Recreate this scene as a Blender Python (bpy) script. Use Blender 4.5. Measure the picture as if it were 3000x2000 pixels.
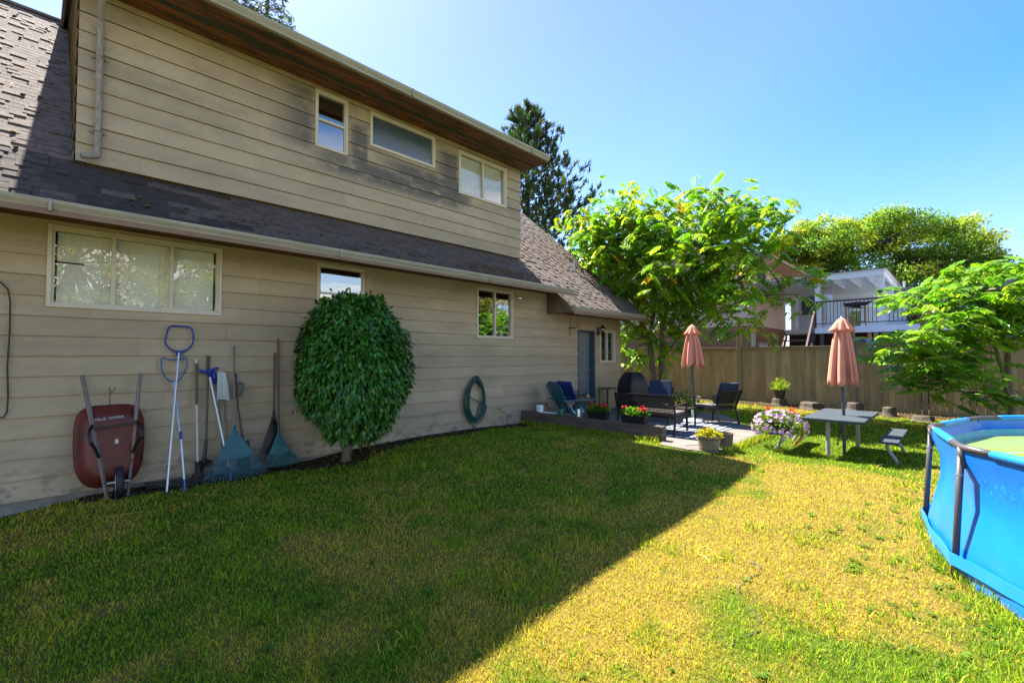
import bpy, math, random
import numpy as np
from mathutils import Vector, Matrix
random.seed(7); RS = np.random.RandomState(11)
R = math.radians
for o in list(bpy.data.objects): bpy.data.objects.remove(o)
sc = bpy.context.scene
COL = sc.collection

# ---------------------------------------------------------------- camera, sky, sun, exposure
CAMZ = 1.72
cam = bpy.data.cameras.new('camera'); camo = bpy.data.objects.new('camera', cam); COL.objects.link(camo)
cam.sensor_width = 36; cam.lens = 1340 / 3000 * 36; cam.clip_start = .05; cam.clip_end = 3000
camo.location = (0, 0, CAMZ); camo.rotation_euler = (R(91.795), 0, R(-45.65)); sc.camera = camo
SUN = Vector((.085, .711, 1)).normalized()
world = bpy.data.worlds.new('World'); sc.world = world; world.use_nodes = True
wn = world.node_tree.nodes; wl = world.node_tree.links
bg = wn['Background']; sky = wn.new('ShaderNodeTexSky'); sky.sky_type = 'NISHITA'; sky.sun_disc = False
sky.sun_elevation = math.asin(SUN.z); sky.sun_rotation = math.atan2(SUN.x, SUN.y)
sky.air_density = 1.0; sky.dust_density = .5; sky.ozone_density = 1.6; sky.altitude = 0
tcw = wn.new('ShaderNodeTexCoord'); nzw = wn.new('ShaderNodeTexNoise'); nzw.inputs['Scale'].default_value = 3.2; nzw.inputs['Detail'].default_value = 8; nzw.inputs['Roughness'].default_value = .55
mpw = wn.new('ShaderNodeMapping'); mpw.inputs['Scale'].default_value = (1, 1, 5); wl.new(tcw.outputs['Generated'], mpw.inputs[0]); wl.new(mpw.outputs[0], nzw.inputs[0])
crw = wn.new('ShaderNodeValToRGB'); crw.color_ramp.elements[0].position = .38; crw.color_ramp.elements[1].position = .56; wl.new(nzw.outputs[0], crw.inputs[0])
spw = wn.new('ShaderNodeSeparateXYZ'); wl.new(tcw.outputs['Generated'], spw.inputs[0])
def _mr(s_, a_, b_, c_, d_):
    n_ = wn.new('ShaderNodeMapRange'); wl.new(s_, n_.inputs[0])
    for i_, q_ in enumerate((a_, b_, c_, d_)): n_.inputs[i_ + 1].default_value = q_
    return n_.outputs[0]
def _mu(a_, b_):
    n_ = wn.new('ShaderNodeMath'); n_.operation = 'MULTIPLY'; wl.new(a_, n_.inputs[0]); wl.new(b_, n_.inputs[1]); return n_.outputs[0]
# a bank of light cloud stands in the half of the sky opposite the sun (mirrored in the windows; widened and brightened as added fill for the house wall)
cmask = _mu(_mu(_mr(spw.outputs[1], -.15, -.6, 0., 1.), _mr(spw.outputs[2], .44, .24, 0., .95)), crw.outputs[0])
mxw = wn.new('ShaderNodeMix'); mxw.data_type = 'RGBA'; wl.new(cmask, mxw.inputs[0]); skt = wn.new('ShaderNodeMix'); skt.data_type = 'RGBA'; skt.blend_type = 'MULTIPLY'; skt.inputs[0].default_value = 1; wl.new(sky.outputs[0], skt.inputs[6]); 
vd = wn.new('ShaderNodeVectorMath'); vd.operation = 'DOT_PRODUCT'; wl.new(tcw.outputs['Generated'], vd.inputs[0]); vd.inputs[1].default_value = tuple(SUN)
rmp = wn.new('ShaderNodeValToRGB'); wl.new(vd.outputs['Value'], rmp.inputs[0]); re_ = rmp.color_ramp.elements; re_[0].position = .35; re_[0].color = (.35, .71, 1.0, 1); re_[1].position = .87; re_[1].color = (.66, .70, .90, 1); re3 = re_.new(.6); re3.color = (.62, .77, 1.03, 1)
hzn = wn.new('ShaderNodeMix'); hzn.data_type = 'RGBA'; wl.new(_mr(spw.outputs[2], .10, .42, 0., 1.), hzn.inputs[0]); hzn.inputs[6].default_value = (.74, .80, 1.0, 1); wl.new(rmp.outputs[0], hzn.inputs[7]); wl.new(hzn.outputs[2], skt.inputs[7])
wl.new(skt.outputs[2], mxw.inputs[6]); mxw.inputs[7].default_value = (9.4, 8.8, 8.3, 1)
wl.new(mxw.outputs[2], bg.inputs[0]); bg.inputs[1].default_value = .082
sun = bpy.data.lights.new('sun', 'SUN'); sun.energy = 5.0; sun.angle = R(.55); sun.color = (1, .95, .85)
suno = bpy.data.objects.new('sun', sun); COL.objects.link(suno)
suno.rotation_euler = SUN.to_track_quat('Z', 'Y').to_euler(); suno.location = (0, 10, 30)
sc.view_settings.view_transform = 'Standard'; sc.view_settings.look = 'None'
sc.view_settings.exposure = 2.06; sc.view_settings.gamma = 1
sc.cycles.max_bounces = 8; sc.cycles.transparent_max_bounces = 16; sc.cycles.use_denoising = True

# ---------------------------------------------------------------- helpers
def tag(o, label=None, cat=None, group=None, kind=None):
    if label: o['label'] = label
    if cat: o['category'] = cat
    if group: o['group'] = group
    if kind: o['kind'] = kind
    return o
def thing(name, loc, label, cat, rz=0, group=None):
    o = bpy.data.objects.new(name, None); COL.objects.link(o); o.empty_display_size = .2
    o.location = loc; o.rotation_euler = (0, 0, rz)
    return tag(o, label, cat, group)
def kids(o): return [c for c in bpy.data.objects if c.parent == o]
def copy_tree(o, parent=None):
    c = o.copy(); COL.objects.link(c)
    if parent: c.parent = parent
    for ch in kids(o): copy_tree(ch, c)
    return c
def worldloc(o):
    p = Vector((0, 0, 0))
    while o is not None: p += o.location; o = o.parent
    return p
class MB:
    def __init__(s): s.v = []; s.f = []; s.t = []; s.cur = 1.0; s.uv = None
    def add(s, vs, fs):
        n = len(s.v); s.v += [tuple(p) for p in vs]; s.f += [tuple(i + n for i in f) for f in fs]; s.t += [s.cur] * len(fs); return s
    def box(s, x0, x1, y0, y1, z0, z1):
        return s.add([(x, y, z) for z in (z0, z1) for y in (y0, y1) for x in (x0, x1)],
                     [(0, 2, 3, 1), (4, 5, 7, 6), (0, 1, 5, 4), (2, 6, 7, 3), (0, 4, 6, 2), (1, 3, 7, 5)])
    def obox(s, c, size, m=None):
        a, b, d = [q / 2 for q in size]; m = m or Matrix.Identity(3); c = Vector(c)
        P = [c + m @ Vector((x, y, z)) for z in (-d, d) for y in (-b, b) for x in (-a, a)]
        return s.add(P, [(0, 2, 3, 1), (4, 5, 7, 6), (0, 1, 5, 4), (2, 6, 7, 3), (0, 4, 6, 2), (1, 3, 7, 5)])
    def beam(s, a, b, w, h, up=(0, 0, 1)):
        a, b = Vector(a), Vector(b); d = (b - a); L = d.length; d.normalize(); up = Vector(up)
        if abs(d.dot(up)) > .98: up = Vector((1, 0, 0))
        x = d.cross(up).normalized(); z = x.cross(d)
        m = Matrix((x, d, z)).transposed()
        return s.obox((a + b) / 2, (w, L, h), m)
    def tube(s, pts, r, n=8, cap=True):
        pts = [Vector(p) for p in pts]; rr = r if isinstance(r, (list, tuple)) else [r] * len(pts)
        base = len(s.v); prev = None; V = []; Fc = []
        for i, p in enumerate(pts):
            d = (pts[min(i + 1, len(pts) - 1)] - pts[max(i - 1, 0)])
            if d.length < 1e-9: d = Vector((0, 0, 1))
            d.normalize()
            if prev is None:
                a = Vector((0, 0, 1)) if abs(d.z) < .9 else Vector((1, 0, 0)); x = d.cross(a).normalized()
            else: x = (prev - d * prev.dot(d)).normalized()
            prev = x; y = d.cross(x)
            for k in range(n):
                an = 2 * math.pi * k / n; V.append(p + (x * math.cos(an) + y * math.sin(an)) * rr[i])
        for i in range(len(pts) - 1):
            for k in range(n): Fc.append((i * n + k, i * n + (k + 1) % n, (i + 1) * n + (k + 1) % n, (i + 1) * n + k))
        if cap: Fc.append(tuple(range(n - 1, -1, -1))); m = (len(pts) - 1) * n; Fc.append(tuple(range(m, m + n)))
        return s.add(V, Fc)
    def lathe(s, prof, c=(0, 0, 0), n=16, sx=1, sy=1, cap=True):
        V = []; Fc = []
        for r, z in prof:
            for k in range(n):
                a = 2 * math.pi * k / n; V.append((c[0] + r * math.cos(a) * sx, c[1] + r * math.sin(a) * sy, c[2] + z))
        for i in range(len(prof) - 1):
            for k in range(n): Fc.append((i * n + k, i * n + (k + 1) % n, (i + 1) * n + (k + 1) % n, (i + 1) * n + k))
        if cap: Fc.append(tuple(range(n - 1, -1, -1))); m = (len(prof) - 1) * n; Fc.append(tuple(range(m, m + n)))
        return s.add(V, Fc)
    def loft(s, rings, cap=True):
        n = len(rings[0]); V = [p for r in rings for p in r]; Fc = []
        for i in range(len(rings) - 1):
            for k in range(n): Fc.append((i * n + k, i * n + (k + 1) % n, (i + 1) * n + (k + 1) % n, (i + 1) * n + k))
        if cap: Fc.append(tuple(range(n - 1, -1, -1))); m = (len(rings) - 1) * n; Fc.append(tuple(range(m, m + n)))
        return s.add(V, Fc)
    def prism(s, poly, ext):
        """poly: list of 3-D points (one face), ext: extrusion vector"""
        n = len(poly); e = Vector(ext); V = [Vector(p) for p in poly]; V += [p + e for p in V]
        Fc = [tuple(range(n - 1, -1, -1)), tuple(range(n, 2 * n))] + [(k, (k + 1) % n, n + (k + 1) % n, n + k) for k in range(n)]
        return s.add(V, Fc)
    def build(s, name, mat, parent=None, smooth=False, bev=0, local=False, label=None):
        me = bpy.data.meshes.new(name); off = Vector((0, 0, 0))
        if parent is not None and not local: off = worldloc(parent)
        me.from_pydata([(p[0] - off.x, p[1] - off.y, p[2] - off.z) for p in s.v], [], s.f)
        if True:
            at = me.attributes.new('tint', 'FLOAT', 'FACE'); at.data.foreach_set('value', np.array(s.t, dtype=np.float32))
        me.materials.append(mat)
        if smooth: me.polygons.foreach_set('use_smooth', [True] * len(me.polygons))
        me.validate(); me.update()
        o = bpy.data.objects.new(name, me); COL.objects.link(o)
        if parent is not None: o.parent = parent
        if bev:
            b = o.modifiers.new('b', 'BEVEL'); b.width = bev; b.segments = 2; b.limit_method = 'ANGLE'; b.angle_limit = R(40)
        if label: o['label'] = label
        return o
def npmesh(name, V, faces3=None, faces4=None, mat=None, parent=None, col=None, smooth=False):
    """fast mesh from numpy arrays; col is an (n,3) point colour"""
    me = bpy.data.meshes.new(name); off = worldloc(parent) if parent is not None else Vector((0, 0, 0))
    V = np.asarray(V, dtype=np.float32) - np.array(off, dtype=np.float32)
    me.vertices.add(len(V)); me.vertices.foreach_set('co', V.ravel())
    loops = []; starts = []; n = 0
    for F_, k in ((faces4, 4), (faces3, 3)):
        if F_ is None or len(F_) == 0: continue
        F_ = np.asarray(F_, dtype=np.int32); loops.append(F_.ravel()); starts.append(n + np.arange(len(F_)) * k); n += F_.size
    loops = np.concatenate(loops); starts = np.concatenate(starts).astype(np.int32)
    me.loops.add(len(loops)); me.loops.foreach_set('vertex_index', loops)
    me.polygons.add(len(starts)); me.polygons.foreach_set('loop_start', starts)
    me.update(calc_edges=True)
    if col is not None:
        a = me.color_attributes.new('Col', 'FLOAT_COLOR', 'POINT')
        c4 = np.ones((len(V), 4), dtype=np.float32); c4[:, :3] = col; a.data.foreach_set('color', c4.ravel())
    if smooth: me.polygons.foreach_set('use_smooth', np.ones(len(starts), dtype=bool))
    me.materials.append(mat)
    o = bpy.data.objects.new(name, me); COL.objects.link(o)
    if parent is not None: o.parent = parent
    return o
# value noise
_T = RS.rand(256, 256)
def vn(x, y):
    xi = np.floor(x).astype(int); yi = np.floor(y).astype(int); fx = x - xi; fy = y - yi
    fx = fx * fx * (3 - 2 * fx); fy = fy * fy * (3 - 2 * fy)
    a = _T[xi % 256, yi % 256]; b = _T[(xi + 1) % 256, yi % 256]; c = _T[xi % 256, (yi + 1) % 256]; d = _T[(xi + 1) % 256, (yi + 1) % 256]
    return (a * (1 - fx) + b * fx) * (1 - fy) + (c * (1 - fx) + d * fx) * fy
def fbm(x, y, sc_=1.0, o=4):
    x = np.asarray(x, float) * sc_; y = np.asarray(y, float) * sc_; r = 0; a = .5; t = 0
    for i in range(o): r = r + a * vn(x + 17.3 * i, y + 5.1 * i); t += a; a *= .5; x = x * 2.03; y = y * 2.03
    return r / t
def sstep(a, b, x): t = np.clip((x - a) / (b - a), 0, 1); return t * t * (3 - 2 * t)

# ---------------------------------------------------------------- materials
def mat(name, col, rough=.7, metal=0, spec=.5, noise=0, nscale=5, bump=0, bscale=60, col2=None, stretch=None, tint=False, trans=0, coat=0, detail=6, ramp=(.3, .7)):
    m = bpy.data.materials.new(name); m.use_nodes = True; N = m.node_tree.nodes; L = m.node_tree.links
    b = N['Principled BSDF']; b.inputs['Base Color'].default_value = (*col, 1); b.inputs['Roughness'].default_value = rough
    b.inputs['Metallic'].default_value = metal; b.inputs['Specular IOR Level'].default_value = spec
    if coat: b.inputs['Coat Weight'].default_value = coat
    src = None
    tc = N.new('ShaderNodeTexCoord'); mp = N.new('ShaderNodeMapping'); L.new(tc.outputs['Object'], mp.inputs[0])
    if stretch: mp.inputs['Scale'].default_value = stretch
    if noise or col2:
        nz = N.new('ShaderNodeTexNoise'); nz.inputs['Scale'].default_value = nscale; nz.inputs['Detail'].default_value = detail
        nz.inputs['Roughness'].default_value = .65; L.new(mp.outputs[0], nz.inputs[0])
        cr = N.new('ShaderNodeValToRGB'); e = cr.color_ramp.elements; e[0].position = ramp[0]; e[1].position = ramp[1]
        if col2: e[0].color = (*col2, 1); e[1].color = (*col, 1)
        else:
            e[0].color = (*[c * (1 - noise) for c in col], 1); e[1].color = (*[min(1, c * (1 + noise)) for c in col], 1)
        L.new(nz.outputs[0], cr.inputs[0]); src = cr.outputs[0]
    if tint:
        at = N.new('ShaderNodeAttribute'); at.attribute_name = 'tint'; mx = N.new('ShaderNodeMix'); mx.data_type = 'RGBA'; mx.blend_type = 'MULTIPLY'
        mx.inputs[0].default_value = 1
        if src: L.new(src, mx.inputs[6])
        else: mx.inputs[6].default_value = (*col, 1)
        L.new(at.outputs['Fac'], mx.inputs[7]); src = mx.outputs[2]
    if src: L.new(src, b.inputs['Base Color'])
    if bump:
        n2 = N.new('ShaderNodeTexNoise'); n2.inputs['Scale'].default_value = bscale; n2.inputs['Detail'].default_value = 4
        L.new(mp.outputs[0], n2.inputs[0]); bp = N.new('ShaderNodeBump'); bp.inputs['Strength'].default_value = bump; bp.inputs['Distance'].default_value = .01
        L.new(n2.outputs[0], bp.inputs['Height']); L.new(bp.outputs[0], b.inputs['Normal'])
    if trans:
        out = N['Material Output']; t = N.new('ShaderNodeBsdfTranslucent'); ms = N.new('ShaderNodeMixShader'); ms.inputs[0].default_value = trans
        if src: L.new(src, t.inputs[0])
        else: t.inputs[0].default_value = (*col, 1)
        L.new(b.outputs[0], ms.inputs[1]); L.new(t.outputs[0], ms.inputs[2]); L.new(ms.outputs[0], out.inputs[0])
    return m
def leafmat(name, trans=.5, rough=.5, tcol=(1.1, 1.15, .35), spec=.4, tgain=1.0):
    """colour from the Col attribute; transmitted light is yellower, as in real leaves"""
    m = bpy.data.materials.new(name); m.use_nodes = True; N = m.node_tree.nodes; L = m.node_tree.links
    b = N['Principled BSDF']; at = N.new('ShaderNodeAttribute'); at.attribute_name = 'Col'
    L.new(at.outputs['Color'], b.inputs['Base Color']); b.inputs['Roughness'].default_value = rough; b.inputs['Specular IOR Level'].default_value = spec
    mx = N.new('ShaderNodeMix'); mx.data_type = 'RGBA'; mx.blend_type = 'MULTIPLY'; mx.inputs[0].default_value = 1
    L.new(at.outputs['Color'], mx.inputs[6]); mx.inputs[7].default_value = (*[c * tgain for c in tcol], 1)
    t = N.new('ShaderNodeBsdfTranslucent'); L.new(mx.outputs[2], t.inputs[0])
    ms = N.new('ShaderNodeMixShader'); ms.inputs[0].default_value = trans
    L.new(b.outputs[0], ms.inputs[1]); L.new(t.outputs[0], ms.inputs[2]); L.new(ms.outputs[0], N['Material Output'].inputs[0])
    return m
def glassmat(name, tint=(.9, .93, .92), refl=1.0, ior=1.5, wave=.004):
    m = bpy.data.materials.new(name); m.use_nodes = True; N = m.node_tree.nodes; L = m.node_tree.links
    N.remove(N['Principled BSDF']); tr = N.new('ShaderNodeBsdfTransparent'); tr.inputs[0].default_value = (*tint, 1)
    g = N.new('ShaderNodeBsdfGlossy'); g.inputs['Roughness'].default_value = .0; g.inputs[0].default_value = (refl, refl, refl, 1)
    fr = N.new('ShaderNodeFresnel'); ge = N.new('ShaderNodeNewGeometry'); m1 = N.new('ShaderNodeMath'); m1.operation = 'MULTIPLY_ADD'; m1.inputs[1].default_value = -2; m1.inputs[2].default_value = 1; L.new(ge.outputs['Backfacing'], m1.inputs[0])
    m2 = N.new('ShaderNodeMath'); m2.operation = 'POWER'; m2.inputs[0].default_value = ior; L.new(m1.outputs[0], m2.inputs[1]); L.new(m2.outputs[0], fr.inputs[0])   # a thin pane is the same seen from either side
    nz = N.new('ShaderNodeTexNoise'); nz.inputs['Scale'].default_value = 2.5; nz.inputs['Detail'].default_value = 1; tc = N.new('ShaderNodeTexCoord'); L.new(tc.outputs['Object'], nz.inputs[0])
    bp = N.new('ShaderNodeBump'); bp.inputs['Strength'].default_value = wave; bp.inputs['Distance'].default_value = .3; L.new(nz.outputs[0], bp.inputs['Height'])
    L.new(bp.outputs[0], g.inputs['Normal'])
    ms = N.new('ShaderNodeMixShader'); L.new(fr.outputs[0], ms.inputs[0]); L.new(tr.outputs[0], ms.inputs[1]); L.new(g.outputs[0], ms.inputs[2]); L.new(ms.outputs[0], N['Material Output'].inputs[0])
    return m

def siding_material():
    m = mat('painted_siding', (.39, .32, .21), rough=.75, noise=.15, nscale=1.9, bump=.25, bscale=90, stretch=(.35, 1, 1.4), tint=True)
    N = m.node_tree.nodes; L = m.node_tree.links; b = N['Principled BSDF']; src = b.inputs['Base Color'].links[0].from_socket
    tc = N.new('ShaderNodeTexCoord'); gp = N.new('ShaderNodeNewGeometry'); sp = N.new('ShaderNodeSeparateXYZ'); L.new(gp.outputs['Position'], sp.inputs[0])
    def mr(s, a, c, lo=0., hi=1.):
        n = N.new('ShaderNodeMapRange'); n.interpolation_type = 'SMOOTHSTEP'; L.new(s, n.inputs[0]); n.inputs[1].default_value = a; n.inputs[2].default_value = c
        n.inputs[3].default_value = lo; n.inputs[4].default_value = hi; return n.outputs[0]
    def mt(op, a, c):
        n = N.new('ShaderNodeMath'); n.operation = op
        for i, q in enumerate((a, c)):
            if isinstance(q, (int, float)): n.inputs[i].default_value = q
            else: L.new(q, n.inputs[i])
        return n.outputs[0]
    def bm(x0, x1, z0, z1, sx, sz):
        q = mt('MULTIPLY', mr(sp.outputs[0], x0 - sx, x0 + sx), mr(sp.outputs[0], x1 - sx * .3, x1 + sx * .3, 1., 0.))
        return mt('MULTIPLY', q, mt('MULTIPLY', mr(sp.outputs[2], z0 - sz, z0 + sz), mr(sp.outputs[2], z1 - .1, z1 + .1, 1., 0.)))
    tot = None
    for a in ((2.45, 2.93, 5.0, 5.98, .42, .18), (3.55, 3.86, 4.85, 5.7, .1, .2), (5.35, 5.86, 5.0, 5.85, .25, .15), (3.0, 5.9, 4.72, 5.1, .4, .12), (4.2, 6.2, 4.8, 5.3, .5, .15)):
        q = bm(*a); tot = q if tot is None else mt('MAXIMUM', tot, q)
    nz = N.new('ShaderNodeTexNoise'); nz.inputs['Scale'].default_value = 3.0; nz.inputs['Detail'].default_value = 5; nz.inputs['Roughness'].default_value = .6
    mp = N.new('ShaderNodeMapping'); mp.inputs['Scale'].default_value = (.8, 1, 1.2)
    bd = mt('FLOOR', mt('DIVIDE', mt('SUBTRACT', sp.outputs[2], 3.99), .2225), 0.0); cx_ = N.new('ShaderNodeCombineXYZ'); L.new(mt('ADD', sp.outputs[0], mt('MULTIPLY', bd, .23)), cx_.inputs[0]); L.new(mt('MULTIPLY', bd, .31), cx_.inputs[1]); L.new(sp.outputs[2], cx_.inputs[2])
    L.new(cx_.outputs[0], mp.inputs[0]); L.new(mp.outputs[0], nz.inputs[0])   # dirt differs from board to board
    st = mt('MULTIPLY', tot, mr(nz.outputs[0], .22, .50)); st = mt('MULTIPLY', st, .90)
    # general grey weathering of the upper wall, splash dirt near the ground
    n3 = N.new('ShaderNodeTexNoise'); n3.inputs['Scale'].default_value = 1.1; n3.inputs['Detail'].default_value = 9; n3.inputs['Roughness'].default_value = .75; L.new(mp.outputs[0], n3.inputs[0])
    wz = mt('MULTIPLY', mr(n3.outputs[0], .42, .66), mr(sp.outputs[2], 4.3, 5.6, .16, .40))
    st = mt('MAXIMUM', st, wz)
    n4 = N.new('ShaderNodeTexNoise'); n4.inputs['Scale'].default_value = 7; n4.inputs['Detail'].default_value = 9; L.new(mp.outputs[0], n4.inputs[0])
    st = mt('MAXIMUM', st, mt('MULTIPLY', mr(sp.outputs[2], .15, .75, .55, 0.), mr(n4.outputs[0], .48, .62)))
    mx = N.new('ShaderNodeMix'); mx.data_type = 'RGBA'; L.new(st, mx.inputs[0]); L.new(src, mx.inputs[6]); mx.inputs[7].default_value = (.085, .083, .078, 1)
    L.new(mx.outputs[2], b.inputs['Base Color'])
    return m
def shingle_material():
    m = mat('asphalt_shingle', (.215, .160, .130), rough=.95, col2=(.09, .073, .064), nscale=9, bump=.9, bscale=220, tint=True)
    N = m.node_tree.nodes; L = m.node_tree.links; b = N['Principled BSDF']; src = b.inputs['Base Color'].links[0].from_socket
    tc = N.new('ShaderNodeTexCoord'); nz = N.new('ShaderNodeTexNoise'); nz.inputs['Scale'].default_value = 180; nz.inputs['Detail'].default_value = 3; L.new(tc.outputs['Object'], nz.inputs[0])
    cr = N.new('ShaderNodeValToRGB'); cr.color_ramp.elements[0].position = .35; cr.color_ramp.elements[0].color = (.45, .45, .45, 1); cr.color_ramp.elements[1].position = .68; cr.color_ramp.elements[1].color = (1.7, 1.65, 1.6, 1)
    L.new(nz.outputs[0], cr.inputs[0]); mx = N.new('ShaderNodeMix'); mx.data_type = 'RGBA'; mx.blend_type = 'MULTIPLY'; mx.inputs[0].default_value = 1; L.new(src, mx.inputs[6]); L.new(cr.outputs[0], mx.inputs[7])
    L.new(mx.outputs[2], b.inputs['Base Color']); return m

Msiding = siding_material(); Mshingle = shingle_material()
Mtrim = mat('cream_trim_paint', (.55, .51, .42), .5, noise=.08, nscale=4, bump=.1)
Mgutter = mat('weathered_gutter', (.38, .36, .30), .55, col2=(.24, .25, .20), nscale=3.5, stretch=(.5, 2, 6), bump=.15, detail=9)
Msoffit = mat('stained_soffit_boards', (.22, .070, .022), .65, col2=(.030, .024, .016), nscale=2.6, stretch=(.7, 4, 4), bump=.3, detail=12, ramp=(.40, .60))
Mvent = mat('dark_vent_strip', (.035, .045, .03), .8, noise=.5, nscale=12)
Mconc = mat('foundation_concrete', (.30, .29, .27), .9, col2=(.13, .13, .12), nscale=4, bump=.6, bscale=40)
Mroom = mat('dark_room', (.05, .045, .04), .9)
Mroom2 = mat('curtain_cloth', (.30, .24, .16), .9, noise=.3, nscale=6, stretch=(8, 1, .5))
Mblind = mat('white_blind_slats', (.86, .86, .80), .5)
Mglass = glassmat('window_glass', refl=1.0, ior=2.3); Mglass2 = glassmat('window_glass_dark', tint=(.75, .8, .8), ior=3.6)
Mobsc = mat('obscured_textured_glass', (.06, .085, .10), .12, spec=1.0, bump=.4, bscale=40)
Mdoor = mat('blue_grey_door_paint', (.14, .185, .195), .45, noise=.06, nscale=3)
Mdoorjamb = mat('dark_blue_jamb_paint', (.045, .075, .095), .45)
Mbrass = mat('brass', (.7, .5, .2), .25, metal=1); Msteel = mat('brushed_steel', (.6, .62, .64), .3, metal=1)
Mblack = mat('black_metal', (.012, .012, .013), .35); Mpipe = mat('weathered_white_pipe', (.38, .33, .27), .7, col2=(.13, .12, .09), nscale=26, stretch=(3, 3, .6), detail=9)
Mwhite = mat('white_paint', (.78, .80, .82), .5, noise=.05, nscale=4)
Mteal = mat('teal_plastic', (.012, .11, .14), .4, noise=.2, nscale=6); Mblue = mat('navy_blue_plastic', (.008, .03, .26), .35)
Malu = mat('pale_aluminium', (.50, .54, .60), .35, metal=.6); Mwood = mat('worn_tool_wood', (.17, .115, .075), .8, col2=(.075, .055, .045), nscale=8, stretch=(8, 8, 1))
Mwood2 = mat('grey_tool_wood', (.24, .21, .18), .8, col2=(.13, .11, .10), nscale=8, stretch=(8, 8, 1))
Mgreen_tape = mat('olive_grip', (.10, .10, .05), .7); Mbrist = mat('pale_mesh_cloth', (.45, .50, .47), .8, noise=.1, nscale=30)
Mred = mat('rusty_red_steel', (.18, .024, .010), .5, col2=(.045, .014, .012), nscale=3.5, bump=.2, bscale=50, detail=9)
Mtyre = mat('black_rubber', (.012, .014, .018), .6); Mrim = mat('white_rim', (.5, .5, .48), .5)
Mhose = mat('dark_green_hose', (.008, .075, .06), .35)
Mtimber = mat('dark_timber', (.14, .10, .075), .85, col2=(.055, .04, .032), nscale=6, stretch=(1, .4, 3), bump=.5, bscale=40, detail=9)
Mpatio = mat('patio_concrete', (.22, .175, .15), .9, col2=(.125, .105, .095), nscale=3, bump=.5, bscale=70, detail=9)
Mwicker = mat('dark_resin_wicker', (.020, .016, .016), .45); Mframe = mat('dark_brown_metal', (.02, .014, .013), .4)
Mcush = mat('navy_cushion', (.010, .022, .055), .85, noise=.2, nscale=20); Mcush2 = mat('brown_seat_cushion', (.12, .10, .095), .85)
Msalmon = mat('salmon_umbrella_cloth', (.78, .33, .22), .8, noise=.07, nscale=3, bump=.1, bscale=300, trans=.28)
Mpole = mat('umbrella_pole_grey', (.07, .08, .09), .35, metal=.4); Mbase = mat('pale_grey_weight', (.45, .46, .46), .7, noise=.1)
Mtable = mat('charcoal_table_top', (.050, .062, .072), .7, spec=.2, noise=.12, nscale=4, bump=.1); Mtleg = mat('tan_metal_legs', (.36, .31, .25), .5, noise=.1)
Mcover = mat('black_vinyl_cover', (.008, .009, .012), .45, bump=.3, bscale=6)
Mfence = mat('fence_boards', (.44, .31, .16), .85, col2=(.24, .17, .095), nscale=2.4, stretch=(3, 3, .5), bump=.4, bscale=35, tint=True, detail=10)
Mfcap = mat('fence_cap_wood', (.29, .22, .13), .85, col2=(.17, .13, .08), nscale=6, bump=.3)
Mstucco = mat('pinkish_stucco', (.82, .61, .49), .9, noise=.06, nscale=1.5, bump=.4, bscale=60); Mbrown = mat('brown_lap_siding', (.33, .165, .085), .75, noise=.12, nscale=2, stretch=(.4, .4, 3), tint=True)
Mroof2 = mat('brown_eave_board', (.20, .13, .09), .7, noise=.1); Meave = mat('tan_soffit_board', (.62, .45, .33), .8, noise=.06)
Mwsid = mat('white_lap_siding', (.82, .84, .88), .6, noise=.06, nscale=2, tint=True); Mrail = mat('brown_rail_paint', (.075, .035, .035), .5)
Mliner = mat('blue_pool_liner', (.005, .16, .66), .36, noise=.16, nscale=1.6, bump=.35, bscale=5, detail=9); Mliner2 = mat('blue_pool_strap', (.010, .22, .70), .4)
Mliner3 = mat('faded_inner_liner', (.02, .42, .50), .4, col2=(.04, .30, .42), nscale=6, detail=9); Mppole = mat('grey_pool_tube', (.065, .058, .06), .45)
Mscuff = mat('pale_scuffed_print', (.03, .27, .72), .6)
Mbark = mat('tree_bark', (.20, .155, .105), .85, col2=(.10, .08, .055), nscale=7, stretch=(2, 2, .6), bump=.6, bscale=30)
Mbark2 = mat('dark_bark', (.06, .045, .035), .9, noise=.3, nscale=8, bump=.6)
Mstump = mat('cut_stump_wood', (.10, .075, .05), .9, col2=(.03, .025, .02), nscale=9, bump=.6, bscale=30)
Mcaml = leafmat('camellia_leaf', trans=.12, rough=.33, spec=.4); Mleaf = leafmat('thin_leaf', trans=.46, rough=.30, spec=.55, tgain=1.2)
Mleaf2 = leafmat('far_foliage', trans=.5, rough=.6, tgain=1.35); Mneedle = leafmat('pine_needles', trans=.3, rough=.6)
Mgrass = leafmat('grass_blades', trans=.45, rough=.6, tcol=(1.05, 1.1, .45), spec=.04); Mpetal = leafmat('flower_petal', trans=.25, rough=.6, tcol=(1, 1, 1))
Mpot = mat('black_planter_plastic', (.015, .015, .016), .4); Mgalv = mat('galvanised_steel', (.62, .66, .70), .22, metal=1, noise=.1)
Mterra = mat('terracotta', (.42, .17, .10), .8, noise=.1); Mbarrel = mat('pale_barrel_staves', (.34, .26, .15), .8, col2=(.2, .15, .09), nscale=8, stretch=(4, 4, .6), tint=True)
Mband = mat('dark_barrel_band', (.03, .028, .025), .5); Morange = mat('orange_plastic', (.75, .22, .02), .4); Mcable = mat('black_cable', (.01, .01, .01), .4)
Myellow = mat('yellow_hose', (.75, .60, .06), .4); Mywood = mat('yellow_pine_frame', (.55, .30, .10), .6); Mtarp = mat('blue_tarp', (.01, .05, .32), .5, noise=.2)
Msoil = mat('dark_bark_soil', (.06, .04, .025), .95, col2=(.03, .02, .014), nscale=14, bump=1, bscale=25, detail=10)
Mrust = mat('rusty_bracket', (.18, .06, .03), .8)
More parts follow.
